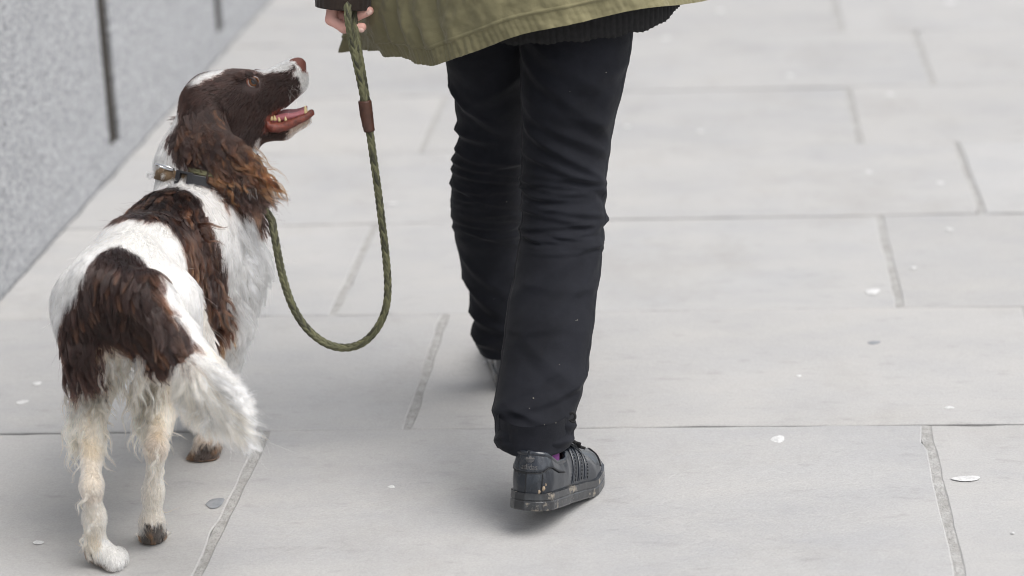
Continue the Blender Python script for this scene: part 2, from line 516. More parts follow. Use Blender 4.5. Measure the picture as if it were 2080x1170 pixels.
def block(name, y0, y1, z0, z1, x1=WALL_X, bev=0.0014):
    bm = bmesh.new()
    bmesh.ops.create_cube(bm, size=1)
    for v in bm.verts:
        v.co = Vector((x1 - 0.22 + v.co.x * 0.44, (y0 + y1) / 2 + v.co.y * (y1 - y0), (z0 + z1) / 2 + v.co.z * (z1 - z0)))
    bmesh.ops.bevel(bm, geom=list(bm.edges), offset=bev, segments=2, affect='EDGES')
    me = bpy.data.meshes.new(name); bm.to_mesh(me); bm.free()
    me.materials.append(M_GRANITE if name != 'joint_filling' else M_GROOVE)
    o = bpy.data.objects.new(name, me); link(o)
    return adopt(o, wall)
yj = [ja[1] + STEP * q for q in range(-5, 9)]
for q in range(len(yj) - 1):
    y0, y1 = yj[q] + GAP / 2, yj[q + 1] - GAP / 2
    rr = random.Random(q)
    block('granite_block', y0, y1, BASE_H + 0.0006, 1.16, WALL_X + rr.uniform(-0.002, 0.002))
    block('granite_block', y0 + STEP * 0.5, y1 + STEP * 0.5, 1.18, 2.26, WALL_X + rr.uniform(-0.002, 0.002))
    block('granite_block', y0, y1, 2.28, 3.3, WALL_X + rr.uniform(-0.002, 0.002))
    block('base_course', y0 - GAP / 2 + 0.001, y1 + GAP / 2 - 0.001, -0.02, BASE_H, WALL_X - 0.0005, 0.0008)
fill = block('joint_filling', yj[0], yj[-1] + STEP, -0.02, 3.25, WALL_X - 0.008)

# ================================================================== person
M_SKIN = attr_mat('skin', 0.55, 0.25, 700)
def denim_mat():
    m, nt, N, L, B = new_mat('black_denim')
    c = mixrgb(nt, (0.0034, 0.0040, 0.0068), (0.0092, 0.0102, 0.0150), noise_fac(nt, 9, 0.38, 0.66, 6, 0.65))
    c = mixrgb(nt, c, (0.024, 0.025, 0.030), noise_fac(nt, 900, 0.62, 0.95, 2, 0.5, None, (1, 1, 0.35)))
    L.new(c, B.inputs['Base Color'])
    B.inputs['Roughness'].default_value = 0.85
    B.inputs['Specular IOR Level'].default_value = 0.25
    B.inputs['Sheen Weight'].default_value = 0.05
    B.inputs['Sheen Roughness'].default_value = 0.4
    n = bump(nt, noise_fac(nt, 30, 0.25, 0.75, 4, 0.5, None, (1, 1, 1.6)), 0.16, 0.004)
    n = bump(nt, noise_fac(nt, 1300, 0.2, 0.8, 2, 0.5, None, (1, 1, 0.4)), 0.35, 0.0008, n)
    L.new(n, B.inputs['Normal'])
    return m
M_DENIM = denim_mat()
def cotton_mat(name, c0, c1, rough=0.85):
    m, nt, N, L, B = new_mat(name)
    c = mixrgb(nt, c0, c1, noise_fac(nt, 11, 0.3, 0.7, 5, 0.6))
    c = mixrgb(nt, c, tuple(x * 0.72 for x in c0), noise_fac(nt, 1500, 0.5, 0.9, 2, 0.5))
    L.new(c, B.inputs['Base Color'])
    B.inputs['Roughness'].default_value = rough
    B.inputs['Specular IOR Level'].default_value = 0.25
    B.inputs['Sheen Weight'].default_value = 0.15
    n = bump(nt, noise_fac(nt, 30, 0.25, 0.75, 5, 0.6), 0.35, 0.004)
    n = bump(nt, noise_fac(nt, 1600, 0.2, 0.8, 2, 0.5), 0.3, 0.0006, n)
    L.new(n, B.inputs['Normal'])
    return m
M_PARKA = cotton_mat('olive_cotton', (0.190, 0.172, 0.094), (0.152, 0.138, 0.076))
M_LINING = cotton_mat('brown_rib', (0.036, 0.024, 0.018), (0.026, 0.018, 0.014))
M_KNIT = plain('black_wool', (0.006, 0.0058, 0.006), 0.9, (0.011, 0.0105, 0.011), 120, 0.6, 900, 0.001)
M_SOCK = plain('purple_sock', (0.16, 0.035, 0.17), 0.9, (0.11, 0.025, 0.12), 200, 0.4, 900)
M_HAIR_P = plain('brown_hair', (0.03, 0.018, 0.010), 0.55, (0.05, 0.03, 0.017), 200, 0.6, 300)

person = empty('person', (-0.31, 3.98, 0))
tag(person, 'person in olive parka, black jeans and black trainers walking with the lead in hand', 'person')

# ---- body (one continuous figure; only the left hand shows below the cuff)
bf = Field((-0.80, 3.45, -0.02), (0.16, 4.45, 1.80), 0.011)
HIPR, HIPL = np.array([-0.225, 3.985, 0.90]), np.array([-0.395, 4.01, 0.90])
KNR, KNL = P(1145, 420, 3.893), P(993, 410, 4.145)
ANR, ANL = P(1085, 880, 3.637), P(1020, 655, 4.22)
bf.cone((-0.31, 3.99, 0.93), 0.125, (-0.31, 3.99, 1.12), 0.115, 0.05)
bf.ell((-0.31, 3.99, 0.92), (0.15, 0.10, 0.10), k=0.03)
bf.ell((-0.31, 3.985, 1.28), (0.175, 0.115, 0.18), k=0.06)
for h, mid_, kn, an in ((HIPR, P(1160, 220, 3.942), KNR, ANR), (HIPL, P(1004, 220, 4.075), KNL, ANL)):
    bf.cone(h, 0.07, mid_, 0.045, 0.01); bf.cone(mid_, 0.045, kn, 0.04, 0.01); bf.cone(kn, 0.04, an, 0.028, 0.01)
    bf.cone(an, 0.028, an + np.array([0.0, 0.02, -0.03]), 0.022, 0.01)
SHL, SHR = np.array([-0.495, 3.985, 1.40]), np.array([-0.125, 3.985, 1.40])
ELL, WRL = np.array([-0.585, 3.93, 1.12]), np.array([-0.612, 3.945, 0.875])
ELR, WRR = np.array([-0.05, 3.95, 1.13]), np.array([-0.09, 4.17, 1.04])
for sh, el, wr in ((SHL, ELL, WRL), (SHR, ELR, WRR)):
    bf.cone((-0.31, 3.985, 1.38), 0.08, sh, 0.062, 0.05)
    bf.cone(sh, 0.058, el, 0.043, 0.03); bf.cone(el, 0.042, wr, 0.028, 0.03)
bf.cone((-0.31, 3.985, 1.42), 0.058, (-0.315, 4.0, 1.56), 0.052, 0.03)
HD = np.array([-0.325, 4.03, 1.645])
bf.ell(HD, (0.073, 0.092, 0.105), k=0.03)
bf.ell(HD + np.array([0, 0.045, -0.07]), (0.048, 0.05, 0.05), k=0.03)
bf.cone(HD + np.array([-0.005, 0.092, 0.005]), 0.009, HD + np.array([-0.005, 0.108, -0.03]), 0.014, 0.012)
for s in (-1, 1):
    bf.ell(HD + np.array([s * 0.075, 0.0, -0.015]), (0.012, 0.02, 0.03), k=0.008)
    bf.ell(HD + np.array([s * 0.032, 0.088, 0.008]), (0.014, 0.012, 0.009), k=0.006, sub=True)
bf.ell(HD + np.array([-0.005, 0.105, -0.055]), (0.022, 0.01, 0.004), k=0.004, sub=True)
parts = [bf.mesh()]
# hands on a finer grid, rooted in the wrists
def hand(wrist, knuckles, palm_pts, fingers):
    lo = np.min([p for f in fingers for p, _ in f] + [wrist], axis=0) - 0.05
    hi = np.max([p for f in fingers for p, _ in f] + [wrist], axis=0) + 0.05
    F = Field(lo, hi, 0.0028)
    for a, ra, b, rb in palm_pts: F.cone(a, ra, b, rb, 0.012)
    H = Field(lo, hi, 0.0028)
    for f in fingers:
        one = Field(lo, hi, 0.0028); one.chain(f, 0.004)
        H.F = np.minimum(H.F, one.F)
    h = np.clip(0.5 + 0.5 * (F.F - H.F) / 0.006, 0, 1)
    F.F = F.F * (1 - h) + H.F * h - 0.006 * h * (1 - h)
    return F
# left hand: a loose fist seen from the little-finger side, fingers run under the lead towards the thigh
q = lambda u, v, Y: P(u, v, Y)
fl = [
    [(q(676, 8, 3.955), 0.0100), (q(672, 40, 3.945), 0.0092), (q(699, 57, 3.937), 0.0086), (q(736, 55, 3.940), 0.0074)],          # little finger, lowest
    [(q(684, 0, 3.970), 0.0105), (q(679, 28, 3.966), 0.0098), (q(708, 40, 3.955), 0.0094), (q(750, 22, 3.950), 0.0078)],          # ring finger
    [(q(690, -15, 3.992), 0.0108), (q(686, 18, 3.990), 0.0100), (q(716, 22, 3.978), 0.0096), (q(748, 2, 3.965), 0.0080)],
    [(q(696, -25, 4.012), 0.0108), (q(692, 5, 4.012), 0.0100), (q(722, 8, 3.998), 0.0094), (q(746, -14, 3.985), 0.0080)],
    [(q(722, -62, 4.000), 0.0130), (q(742, -40, 3.985), 0.0112), (q(738, -14, 3.968), 0.0100), (q(728, 0, 3.962), 0.0085)],        # thumb, closed over them
]
hl = hand(WRL, None, [(WRL, 0.026, q(694, -45, 3.985), 0.024), (q(690, -40, 3.965), 0.016, q(682, -2, 3.960), 0.0125),
                      (q(700, -45, 4.01), 0.017, q(696, -20, 4.012), 0.0125), (q(694, -40, 3.985), 0.018, q(688, -12, 3.985), 0.0125)], fl)
parts.append(hl.mesh())
wr = WRR
fr = []
for i, (dy, ln) in enumerate(((0.030, 0.075), (0.011, 0.084), (-0.009, 0.078), (-0.028, 0.060))):
    b0 = wr + np.array([0.006, dy, -0.085])
    fr.append([(b0, 0.0095), (b0 + np.array([0.004, 0.012, -ln * 0.45]), 0.009), (b0 + np.array([-0.012, 0.022, -ln * 0.8]), 0.008), (b0 + np.array([-0.026, 0.024, -ln]), 0.0070)])
fr.append([(wr + np.array([-0.002, 0.03, -0.035]), 0.012), (wr + np.array([-0.014, 0.052, -0.06]), 0.0105), (wr + np.array([-0.022, 0.062, -0.092]), 0.008)])
hr = hand(wr, None, [(wr, 0.027, wr + np.array([0.004, 0.012, -0.06]), 0.022), (wr + np.array([0.004, -0.02, -0.05]), 0.015, wr + np.array([0.006, -0.026, -0.085]), 0.011),
                     (wr + np.array([0.004, 0.028, -0.04]), 0.016, wr + np.array([0.006, 0.03, -0.085]), 0.011)], fr)
parts.append(hr.mesh())
V, Fq = parts[0][0], [parts[0][1]]
k0 = len(V)
for v, f in parts[1:]:
    V = np.vstack([V, v]); Fq.append(f + k0); k0 += len(v)
Fq = np.vstack(Fq)
skin = np.tile(np.array([0.74, 0.43, 0.36]), (len(V), 1))
red = np.clip(fbm(V, 60, 3) * 0.5 + 0.5, 0, 1)[:, None]
skin = skin * (1 - 0.4 * red) + np.array([0.68, 0.30, 0.25]) * 0.4 * red
body = mesh_obj('body', V, Fq, M_SKIN, None, True, skin)
adopt(body, person)
# fingernails
M_NAIL = plain('fingernail', (0.70, 0.47, 0.40), 0.3)
for (u, v, Y, ang) in ((733, 59, 3.9325, -0.15), (750, 23, 3.9430, 0.45), (748, 3, 3.958, 0.5)):
    c = P(u, v, Y)
    bm = bmesh.new(); bmesh.ops.create_uvsphere(bm, u_segments=12, v_segments=8, radius=1.0)
    for w in bm.verts:
        x, y, z = w.co.x * 0.0062, w.co.y * 0.0022, w.co.z * 0.0040
        w.co = Vector((c[0] + x * math.cos(ang) - z * math.sin(ang), c[1] + y, c[2] + x * math.sin(ang) + z * math.cos(ang) - 0.002))
    me = bpy.data.meshes.new('fingernail'); bm.to_mesh(me); bm.free(); me.materials.append(M_NAIL)
    for p in me.polygons: p.use_smooth = True
    o = bpy.data.objects.new('fingernail', me); link(o); adopt(o, person)
# hair on the head
hf = Field(HD - 0.16, HD + 0.16, 0.008)
hf.ell(HD + np.array([0, -0.012, 0.018]), (0.084, 0.098, 0.105), k=0.02)
hf.ell(HD + np.array([0, 0.10, -0.06]), (0.075, 0.07, 0.095), k=0.02, sub=True)
hf.F += 0.006 * fbm(hf.lo + hf.h * np.stack(np.meshgrid(*[np.arange(n) for n in hf.n], indexing='ij'), -1), 45, 5).astype(np.float32)
v, f = hf.mesh(); adopt(mesh_obj('hair', v, f, M_HAIR_P), person)

# ---- trousers
def leg_mesh(ctrl, folds, seed, nth=150, nv=300, hem_px=None):
    """ctrl: rows (v, left, right, Y) measured, or ('w', x, y, z, rx, ry)"""
    C = []
    for row in ctrl:
        if row[0] == 'w':
            _, x, y, z, rx, ry, vv = row
            C.append((x, y, z, rx, ry, vv))
        else:
            v, l, r, Y = row
            c = P((l + r) / 2, v, Y); rx = (r - l) / 2 / pxm(c)
            C.append((c[0], c[1], c[2], rx, rx * 1.04, v))
    C = spline(C, nv)
    th = np.linspace(-math.pi, math.pi, nth, endpoint=False)       # 0 faces back (towards -Y), + to the right
    TH, _ = np.meshgrid(th, np.arange(nv))
    VV = np.repeat(C[:, 5:6], nth, 1)
    disp = np.zeros_like(TH)
    for (v0, sl, cur, w, amp, tc, tw) in folds:
        s = (VV - v0 - sl * TH - cur * TH ** 2) / w
        d = np.abs(((TH - tc + math.pi) % (2 * math.pi)) - math.pi)
        win = np.exp(-(d / tw) ** 4)
        disp += 1.20 * amp * (np.exp(-np.abs(s) ** 1.5) - 0.55 * np.exp(-np.abs(s - 1.7) ** 1.6)) * win
    base = np.stack([C[:, 0:1] + np.sin(TH) * C[:, 3:4], C[:, 1:2] - np.cos(TH) * C[:, 4:5], np.repeat(C[:, 2:3], nth, 1)], -1)
    q = base.copy(); q[..., 2] *= 2.2
    disp += 0.0026 * fbm(q, 13, seed, 2) + 0.0004 * fbm(base, 60, seed + 5, 2)
    for sc_ in (-1.35, 1.35):
        disp += 0.0013 * np.exp(-((TH - sc_) / 0.028) ** 2) - 0.0010 * np.exp(-((TH - sc_ - 0.07) / 0.02) ** 2)
    hem = np.clip((VV - (C[-1, 5] - 26)) / 3.0, 0, 1)
    disp += 0.0003 * hem - 0.0008 * np.exp(-((VV - (C[-1, 5] - 27)) / 3.0) ** 2)
    nrm = np.stack([np.sin(TH), -np.cos(TH), 0 * TH], -1)
    base += nrm * disp[..., None]
    # turn the hem inwards so that it has thickness
    rows = [base.reshape(-1, 3)]
    last = base[-1]; c = last.mean(0)
    inn = [(0.0, -0.0015, 0.985), (0.0, 0.0, 0.955), (0.0, 0.05, 0.93)]
    for _, dz, sc in inn:
        rr = c + (last - c) * sc; rr[:, 2] = last[:, 2] + dz; rows.append(rr)
    Vt = np.vstack(rows)
    return Vt, [tuple(f) for f in grid_faces(nth, nv + len(inn), True)]
rf = random.Random(11)
fr_ = [(212, 30, 0, 15, 0.0035, 0.1, 1.3), (250, 44, 0, 12, 0.0045, 0.1, 1.2), (292, 52, 4, 11, 0.0048, 0.1, 1.3), (322, 34, 10, 9, 0.0045, 0.3, 1.5),
       (150, -20, 0, 18, 0.003, 0.6, 0.9)]
for i in range(10):
    v0 = 338 + i * 16.5 + rf.uniform(-4, 4)
    fr_.append((v0, rf.uniform(-6, 20), rf.uniform(-2, 12), rf.uniform(5.0, 8.5), rf.uniform(0.0024, 0.0046), rf.uniform(-0.9, 0.9), rf.uniform(0.9, 2.2)))
for i in range(16):
    fr_.append((rf.uniform(325, 500), rf.uniform(-14, 26), rf.uniform(-4, 10), rf.uniform(3.0, 4.5), rf.uniform(0.0011, 0.0019), rf.uniform(-1.0, 1.0), rf.uniform(0.35, 0.8)))
fr_ += [(120, 70, 0, 20, 0.0045, -0.2, 1.0), (185, 75, 0, 16, 0.0045, 0.0, 1.2), (520, -60, 0, 20, 0.003, -0.2, 1.1), (610, -80, 0, 22, 0.003, 0.1, 1.0), (700, 70, 0, 20, 0.003, 0.4, 1.0)]
fr_ += [(560, 12, 0, 10, 0.0015, 0.3, 1.2), (640, -14, 0, 9, 0.0014, -0.4, 1.1), (745, -60, 0, 12, 0.0026, -0.3, 0.8),
        (790, -26, 0, 12, 0.004, 0.2, 1.6), (818, 30, 0, 11, 0.0052, 0.7, 1.3), (838, -24, 10, 10, 0.005, -0.4, 1.4), (862, 18, 0, 10, 0.0045, 0.9, 1.2), (856, -34, 0, 9, 0.004, -0.9, 0.9)]
right = leg_mesh([('w', -0.225, 3.99, 1.02, 0.115, 0.120, -190), ('w', -0.222, 3.985, 0.93, 0.118, 0.128, -110), (-30, 1045, 1292, 3.975), (70, 1054, 1286, 3.965), (120, 1056, 1280, 3.96), (200, 1057, 1262, 3.945), (260, 1059, 1249, 3.932),
                  (320, 1060, 1237, 3.918), (380, 1058, 1231, 3.905), (440, 1058, 1230, 3.885), (500, 1050, 1228, 3.855), (560, 1042, 1220, 3.825), (620, 1032, 1212, 3.79), (700, 1020, 1200, 3.745),
                  (760, 1010, 1190, 3.71), (810, 1003, 1180, 3.68), (850, 1003, 1168, 3.655), (880, 1007, 1164, 3.637), (901, 1014, 1160, 3.626)], fr_, 21)
fl_ = [(180, -40, 0, 16, 0.004, 0.2, 1.0), (235, 50, 0, 12, 0.005, -0.6, 1.0), (270, 10, 0, 9, 0.006, -0.9, 1.0)]
for i in range(9):
    v0 = 310 + i * 19 + rf.uniform(-4, 4)
    fl_.append((v0, rf.uniform(-6, 22), rf.uniform(-2, 10), rf.uniform(5.5, 8.5), rf.uniform(0.0024, 0.0046), rf.uniform(-0.9, 0.6), rf.uniform(0.9, 2.2)))
for i in range(14):
    fl_.append((rf.uniform(300, 480), rf.uniform(-14, 26), rf.uniform(-4, 10), rf.uniform(3.0, 4.5), rf.uniform(0.0011, 0.0019), rf.uniform(-1.0, 1.0), rf.uniform(0.35, 0.8)))
fl_ += [(560, 50, 0, 12, 0.003, -0.3, 0.9), (615, 40, 0, 14, 0.005, -0.8, 1.0), (648, 14, 0, 10, 0.006, -0.6, 1.4), (672, -14, 0, 10, 0.005, 0.2, 1.4), (690, 12, 0, 8, 0.004, -0.4, 1.4)]
left = leg_mesh([('w', -0.395, 4.01, 1.02, 0.115, 0.120, -190), ('w', -0.398, 4.01, 0.93, 0.118, 0.125, -110), (-30, 880, 1090, 4.015), (60, 893, 1084, 4.03), (120, 907, 1080, 4.045), (200, 921, 1076, 4.07), (255, 933, 1076, 4.09),
                 (285, 931, 1074, 4.10), (330, 919, 1072, 4.115), (400, 916, 1068, 4.14), (470, 923, 1066, 4.165), (550, 942, 1066, 4.19), (600, 954, 1066, 4.20), (636, 961, 1068, 4.21), (662, 956, 1072, 4.22), (690, 964, 1074, 4.225), (714, 976, 1072, 4.23)], fl_, 44)
V, Fq = join([right, left])
trousers = mesh_obj('trousers', V, Fq, M_DENIM); adopt(trousers, person)
tag(trousers, 'black creased jeans')
# loop of cord at the right hem, lint on the cloth
lp = spline([P(1158, 842, 3.60), P(1163, 838, 3.60), P(1168, 843, 3.60), P(1167, 851, 3.60), P(1158, 855, 3.60)], 24)
v, f = tube(lp, 0.0022, 8); o = mesh_obj('drawcord', v, f, M_KNIT); adopt(o, person)
v, f = tube(spline([P(1156, 853, 3.60), P(1162, 857, 3.598), P(1169, 858, 3.597)], 10), 0.0016, 8); o = mesh_obj('drawcord', v, f, M_KNIT); adopt(o, person)
def nearest_front(Vm, u, v):
    """the point of a vertex cloud nearest to the measured line of sight, on the near side"""
    w = ray(u, v); w = w / np.linalg.norm(w)
    d = Vm - np.array([0, 0, CAM_H]); t = d @ w
    off = np.linalg.norm(d - t[:, None] * w, axis=1)
    c = np.where(off < off.min() + 0.004)[0]
    return Vm[c[np.argmin(t[c])]]
M_LINT = plain('lint', (0.42, 0.40, 0.34), 0.9)
for (u, v, s) in ((1080, 804, 0.0014), (1072, 823, 0.0008), (1104, 858, 0.0008), (1134, 857, 0.0008), (1174, 650, 0.0009), (1178, 646, 0.0008), (1235, 148, 0.0008), (1139, 735, 0.0008), (1003, 610, 0.0006), (1161, 190, 0.0005), (1031, 413, 0.0006)):
    c = nearest_front(right[0] if u > 1040 else left[0], u, v) + np.array([0, -0.0012, 0.0004])
    r_ = random.Random(u)
    vv = [c + s * np.array(d) * r_.uniform(0.7, 1.2) for d in ((1, 0, 0), (-1, 0, 0), (0, 1, 0), (0, -1, 0), (0, 0, 1), (0, 0, -1))]
    adopt(mesh_obj('lint', vv, [(0, 2, 4), (2, 1, 4), (1, 3, 4), (3, 0, 4), (2, 0, 5), (1, 2, 5), (3, 1, 5), (0, 3, 5)], M_LINT), person)

# ---- black ribbed jumper, its hem shows under the parka
nth, nv = 720, 60
th = np.linspace(-math.pi, math.pi, nth, endpoint=False)
ang = np.array([-180, -120, -60, -20, 0, 25, 50, 75, 95, 130, 180]) * math.pi / 180
zhem = np.interp(th, ang, [0.80, 0.78, 0.74, 0.735, 0.738, 0.742, 0.748, 0.775, 0.80, 0.81, 0.80])
rows = []
for j, t in enumerate(np.linspace(0, 1, nv)):
    z = zhem * (1 - t) + 1.25 * t
    rx = 0.205 - 0.035 * t + 0.006 * math.sin(t * 9); ry = 0.150 - 0.010 * t
    rib = 0.0020 * (np.abs(np.sin(th * 58)) ** 0.6) + 0.0010 * np.sin(th * 7 + t * 20)
    pr = np.stack([-0.262 + np.sin(th) * (rx + rib), 3.985 - np.cos(th) * (ry + rib), z + 0.0008 * np.sin(th * 116) + 0.0018 * np.sin(th * 23)], 1)
    rows.append(pr)
inner = rows[0].copy(); inner[:, :2] = np.array([-0.262, 3.985]) + (inner[:, :2] - np.array([-0.262, 3.985])) * 0.965
inner2 = inner.copy(); inner2[:, 2] += 0.06
V = np.vstack([inner2, inner] + rows)
o = mesh_obj('jumper', V, grid_faces(nth, nv + 2, True), M_KNIT); adopt(o, person); tag(o, 'black rib-knit jumper hem under the parka')

# ---- olive parka: hem line, a guide just above, waist, chest, shoulders
HEM = [P(693, 106, 4.24), P(716, 104, 4.22), P(742, 102, 4.17), P(770, 103, 4.08), P(786, 112, 3.99), P(825, 122, 3.93), P(862, 130, 3.885), P(886, 132, 3.86), P(915, 122, 3.835), P(975, 101, 3.80), P(1060, 70, 3.785), P(1180, 45, 3.79),
       P(1290, 20, 3.825), P(1385, 9, 3.89), P(1442, -1, 3.98), P(1460, -20, 4.08), P(1420, -40, 4.17), P(1340, -45, 4.22)]
GUI = [P(708, 40, 4.23), P(725, 30, 4.20), P(744, 25, 4.14), P(752, 30, 4.06), P(752, 45, 3.985), P(800, 48, 3.925), P(850, 52, 3.88), P(884, 50, 3.855), P(915, 42, 3.832), P(975, 20, 3.80), P(1060, -10, 3.79), P(1180, -40, 3.80),
       P(1280, -65, 3.835), P(1365, -75, 3.90), P(1410, -85, 3.98), P(1420, -100, 4.07), P(1385, -110, 4.15), P(1320, -110, 4.20)]
GU2 = [P(722, -60, 4.20), P(730, -65, 4.17), P(738, -70, 4.12), P(742, -72, 4.05), P(745, -65, 3.985), P(790, -60, 3.93), P(840, -60, 3.885), P(880, -62, 3.86), P(915, -70, 3.838), P(975, -85, 3.81), P(1060, -105, 3.80), P(1180, -130, 3.81),
       P(1265, -150, 3.845), P(1335, -160, 3.91), P(1370, -165, 3.98), P(1375, -175, 4.06), P(1350, -185, 4.13), P(1300, -190, 4.17)]
ns = 420
a_ = np.radians(np.interp(np.linspace(0, 1, ns), [0, 0.25, 0.5, 0.8, 1], [-165, -75, -8, 80, 165]))
def ringw(z, rx, ry, cx=-0.31, cy=3.985):
    return np.stack([cx + np.sin(a_) * rx, cy - np.cos(a_) * ry, np.full(ns, z)], 1)
g = [spline(HEM, ns), spline(GUI, ns), spline(GU2, ns), ringw(1.02, 0.215, 0.165), ringw(1.25, 0.215, 0.155), ringw(1.40, 0.205, 0.125), ringw(1.475, 0.12, 0.085), ringw(1.53, 0.075, 0.075)]
nt_ = 230
tk = np.linspace(0, 1, nt_) ** 1.7
Gd = np.array(g)
surf = np.zeros((nt_, ns, 3))
for i in range(ns):
    pass
kn = np.array([0, 0.11, 0.24, 0.42, 0.62, 0.80, 0.93, 1.0])
def cr_interp(t):
    i = int(np.clip(np.searchsorted(kn, t, side='right') - 1, 0, len(kn) - 2))
    u = (t - kn[i]) / (kn[i + 1] - kn[i])
    b, c = Gd[i], Gd[i + 1]
    mb = (Gd[i + 1] - Gd[i - 1]) / (kn[i + 1] - kn[i - 1]) if i > 0 else (c - b) / (kn[1] - kn[0])
    mc = (Gd[i + 2] - Gd[i]) / (kn[i + 2] - kn[i]) if i < len(kn) - 2 else (c - b) / (kn[i + 1] - kn[i])
    L_ = kn[i + 1] - kn[i]
    return (2 * u ** 3 - 3 * u ** 2 + 1) * b + (u ** 3 - 2 * u ** 2 + u) * L_ * mb + (-2 * u ** 3 + 3 * u ** 2) * c + (u ** 3 - u ** 2) * L_ * mc
for j, t in enumerate(tk):
    surf[j] = cr_interp(t)
du = np.gradient(surf, axis=1); dv = np.gradient(surf, axis=0)
nr = np.cross(du, dv); nr /= np.linalg.norm(nr, axis=-1, keepdims=True) + 1e-12
hemlen = np.r_[0, np.cumsum(np.linalg.norm(np.diff(surf[0], axis=0), axis=1))]
up = np.cumsum(np.r_[np.zeros((1, ns)), np.linalg.norm(np.diff(surf, axis=0), axis=2)], axis=0)   # metres above the hem
S = np.repeat(hemlen[None], nt_, 0)
sN = S / hemlen[-1]
D = 0.006 * fbm(np.stack([S * 1.0, up * 0.5, 0 * S], -1), 14, 3, 3)
pleat = np.exp(-((sN - 0.34) / 0.10) ** 2)                         # soft vertical folds gathered at the left
D += pleat * 0.006 * np.sin(S * 105 + 6 * up + 2 * fbm(np.stack([S, up, 0 * S], -1), 10, 9)) * np.clip(up / 0.05, 0.15, 1) * np.exp(-up / 0.28)
band = np.clip((0.030 - up) / 0.003, 0, 1)
D += band * (0.0012 + 0.0011 * np.sin(S * 560 + 3 * np.sin(S * 41)) * (0.35 + 0.9 * np.exp(-((sN - 0.36) / 0.12) ** 2))) - 0.0018 * np.exp(-((up - 0.0305) / 0.0016) ** 2)
D += 0.002 * fbm(surf, 70, 17, 2)
seam = np.exp(-((sN - 0.305) / 0.0035) ** 2) * np.clip((up - 0.03) / 0.01, 0, 1)
D -= 0.003 * seam
surf = surf - nr * D[..., None]
parka = mesh_obj('parka', surf.reshape(-1, 3), grid_faces(ns, nt_), M_PARKA)
md = parka.modifiers.new('thickness', 'SOLIDIFY'); md.thickness = 0.0035; md.offset = 0.0
adopt(parka, person); tag(parka, 'olive green cotton parka with a padded hem')
# sleeves, ribbed cuff
def sleeve(sh, el, wr, name='sleeve'):
    c = spline([sh + (sh - el) * 0.05, sh * 0.5 + el * 0.5, el, el * 0.4 + wr * 0.6, wr], 90)
    r = np.interp(np.linspace(0, 1, 90), [0, 0.3, 0.55, 1], [0.088, 0.078, 0.068, 0.052])
    v, f = tube(c, r, 60, cap=False)
    v = v + 0.004 * fbm(v, 25, 31, 3)[:, None]
    o = mesh_obj(name, v, f, M_PARKA); m_ = o.modifiers.new('thickness', 'SOLIDIFY'); m_.thickness = 0.003
    return adopt(o, person)
CUFL = [P(699, -75, 3.972), P(699, -14, 3.966), P(698, 15, 3.964)]
sleeve(SHL, ELL, CUFL[0]); sleeve(SHR, ELR, WRR)
def cuff(pts, r0, r1, name='cuff'):
    c = spline(pts, 26)
    v, f = tube(c, np.interp(np.linspace(0, 1, 26), [0, 0.8, 1], [r0, r1, r1 * 0.97]), 110, cap=False)
    ax = np.tile(np.arange(110), 26)
    cc = np.repeat(c, 110, 0)
    d = v - cc
    v = cc + d * (1 + 0.012 * np.sin(ax * 2 * math.pi / 110 * 27))[:, None]
    o = mesh_obj(name, v, f, M_LINING); m_ = o.modifiers.new('thickness', 'SOLIDIFY'); m_.thickness = 0.004; m_.offset = -1
    return adopt(o, person)
o = cuff(CUFL, 0.050, 0.0485); tag(o, 'dark brown ribbed cuff above the hand')
cuff([WRR + np.array([-0.003, -0.01, 0.05]), WRR + np.array([0, 0, 0.02]), WRR + np.array([0.002, 0.004, 0.0])], 0.049, 0.046)

# ================================================================== trainers (local: y from heel to toe, x to the right, z up)
def leather_mat(name, base, dusty, amount):
    m, nt, N, L, B = new_mat(name)
    mud = noise_fac(nt, 42, 0.62 - amount, 0.70 - amount, 5, 0.65)
    sc = noise_fac(nt, 90, 0.52, 0.72, 4, 0.6, None, (1, 1, 0.25), 4.0)
    s2 = nt.nodes.new('ShaderNodeMath'); s2.operation = 'MULTIPLY'; s2.inputs[1].default_value = 0.16; L.new(sc, s2.inputs[0])
    c = mixrgb(nt, base, (0.16, 0.17, 0.18), s2.outputs[0])
    c = mixrgb(nt, c, dusty, mud)
    L.new(c, B.inputs['Base Color'])
    r = nt.nodes.new('ShaderNodeMapRange'); r.inputs['To Min'].default_value = 0.22; r.inputs['To Max'].default_value = 0.85; L.new(mud, r.inputs['Value'])
    L.new(r.outputs['Result'], B.inputs['Roughness'])
    B.inputs['Coat Weight'].default_value = 0.35; B.inputs['Coat Roughness'].default_value = 0.16; B.inputs['Coat Tint'].default_value = (0.9, 0.95, 1.0, 1)
    n = bump(nt, noise_fac(nt, 500, 0.2, 0.8, 4, 0.6), 0.10, 0.0008)
    n = bump(nt, noise_fac(nt, 30, 0.2, 0.8, 3, 0.6), 0.3, 0.003, n)
    L.new(n, B.inputs['Normal'])
    return m
M_LEATHER = leather_mat('black_leather', (0.009, 0.0115, 0.0165), (0.33, 0.27, 0.20), -0.13)
M_RUBBER = leather_mat('muddy_black_rubber', (0.022, 0.022, 0.023), (0.24, 0.205, 0.16), 0.05)
M_PRINT = plain('embossed_print', (0.075, 0.072, 0.070), 0.5)
M_MUD = plain('dried_mud', (0.42, 0.33, 0.23), 0.9, (0.33, 0.25, 0.17), 120, 0.5, 300)
M_STITCH = plain('stitching', (0.006, 0.006, 0.007), 0.7)
LEN = 0.298
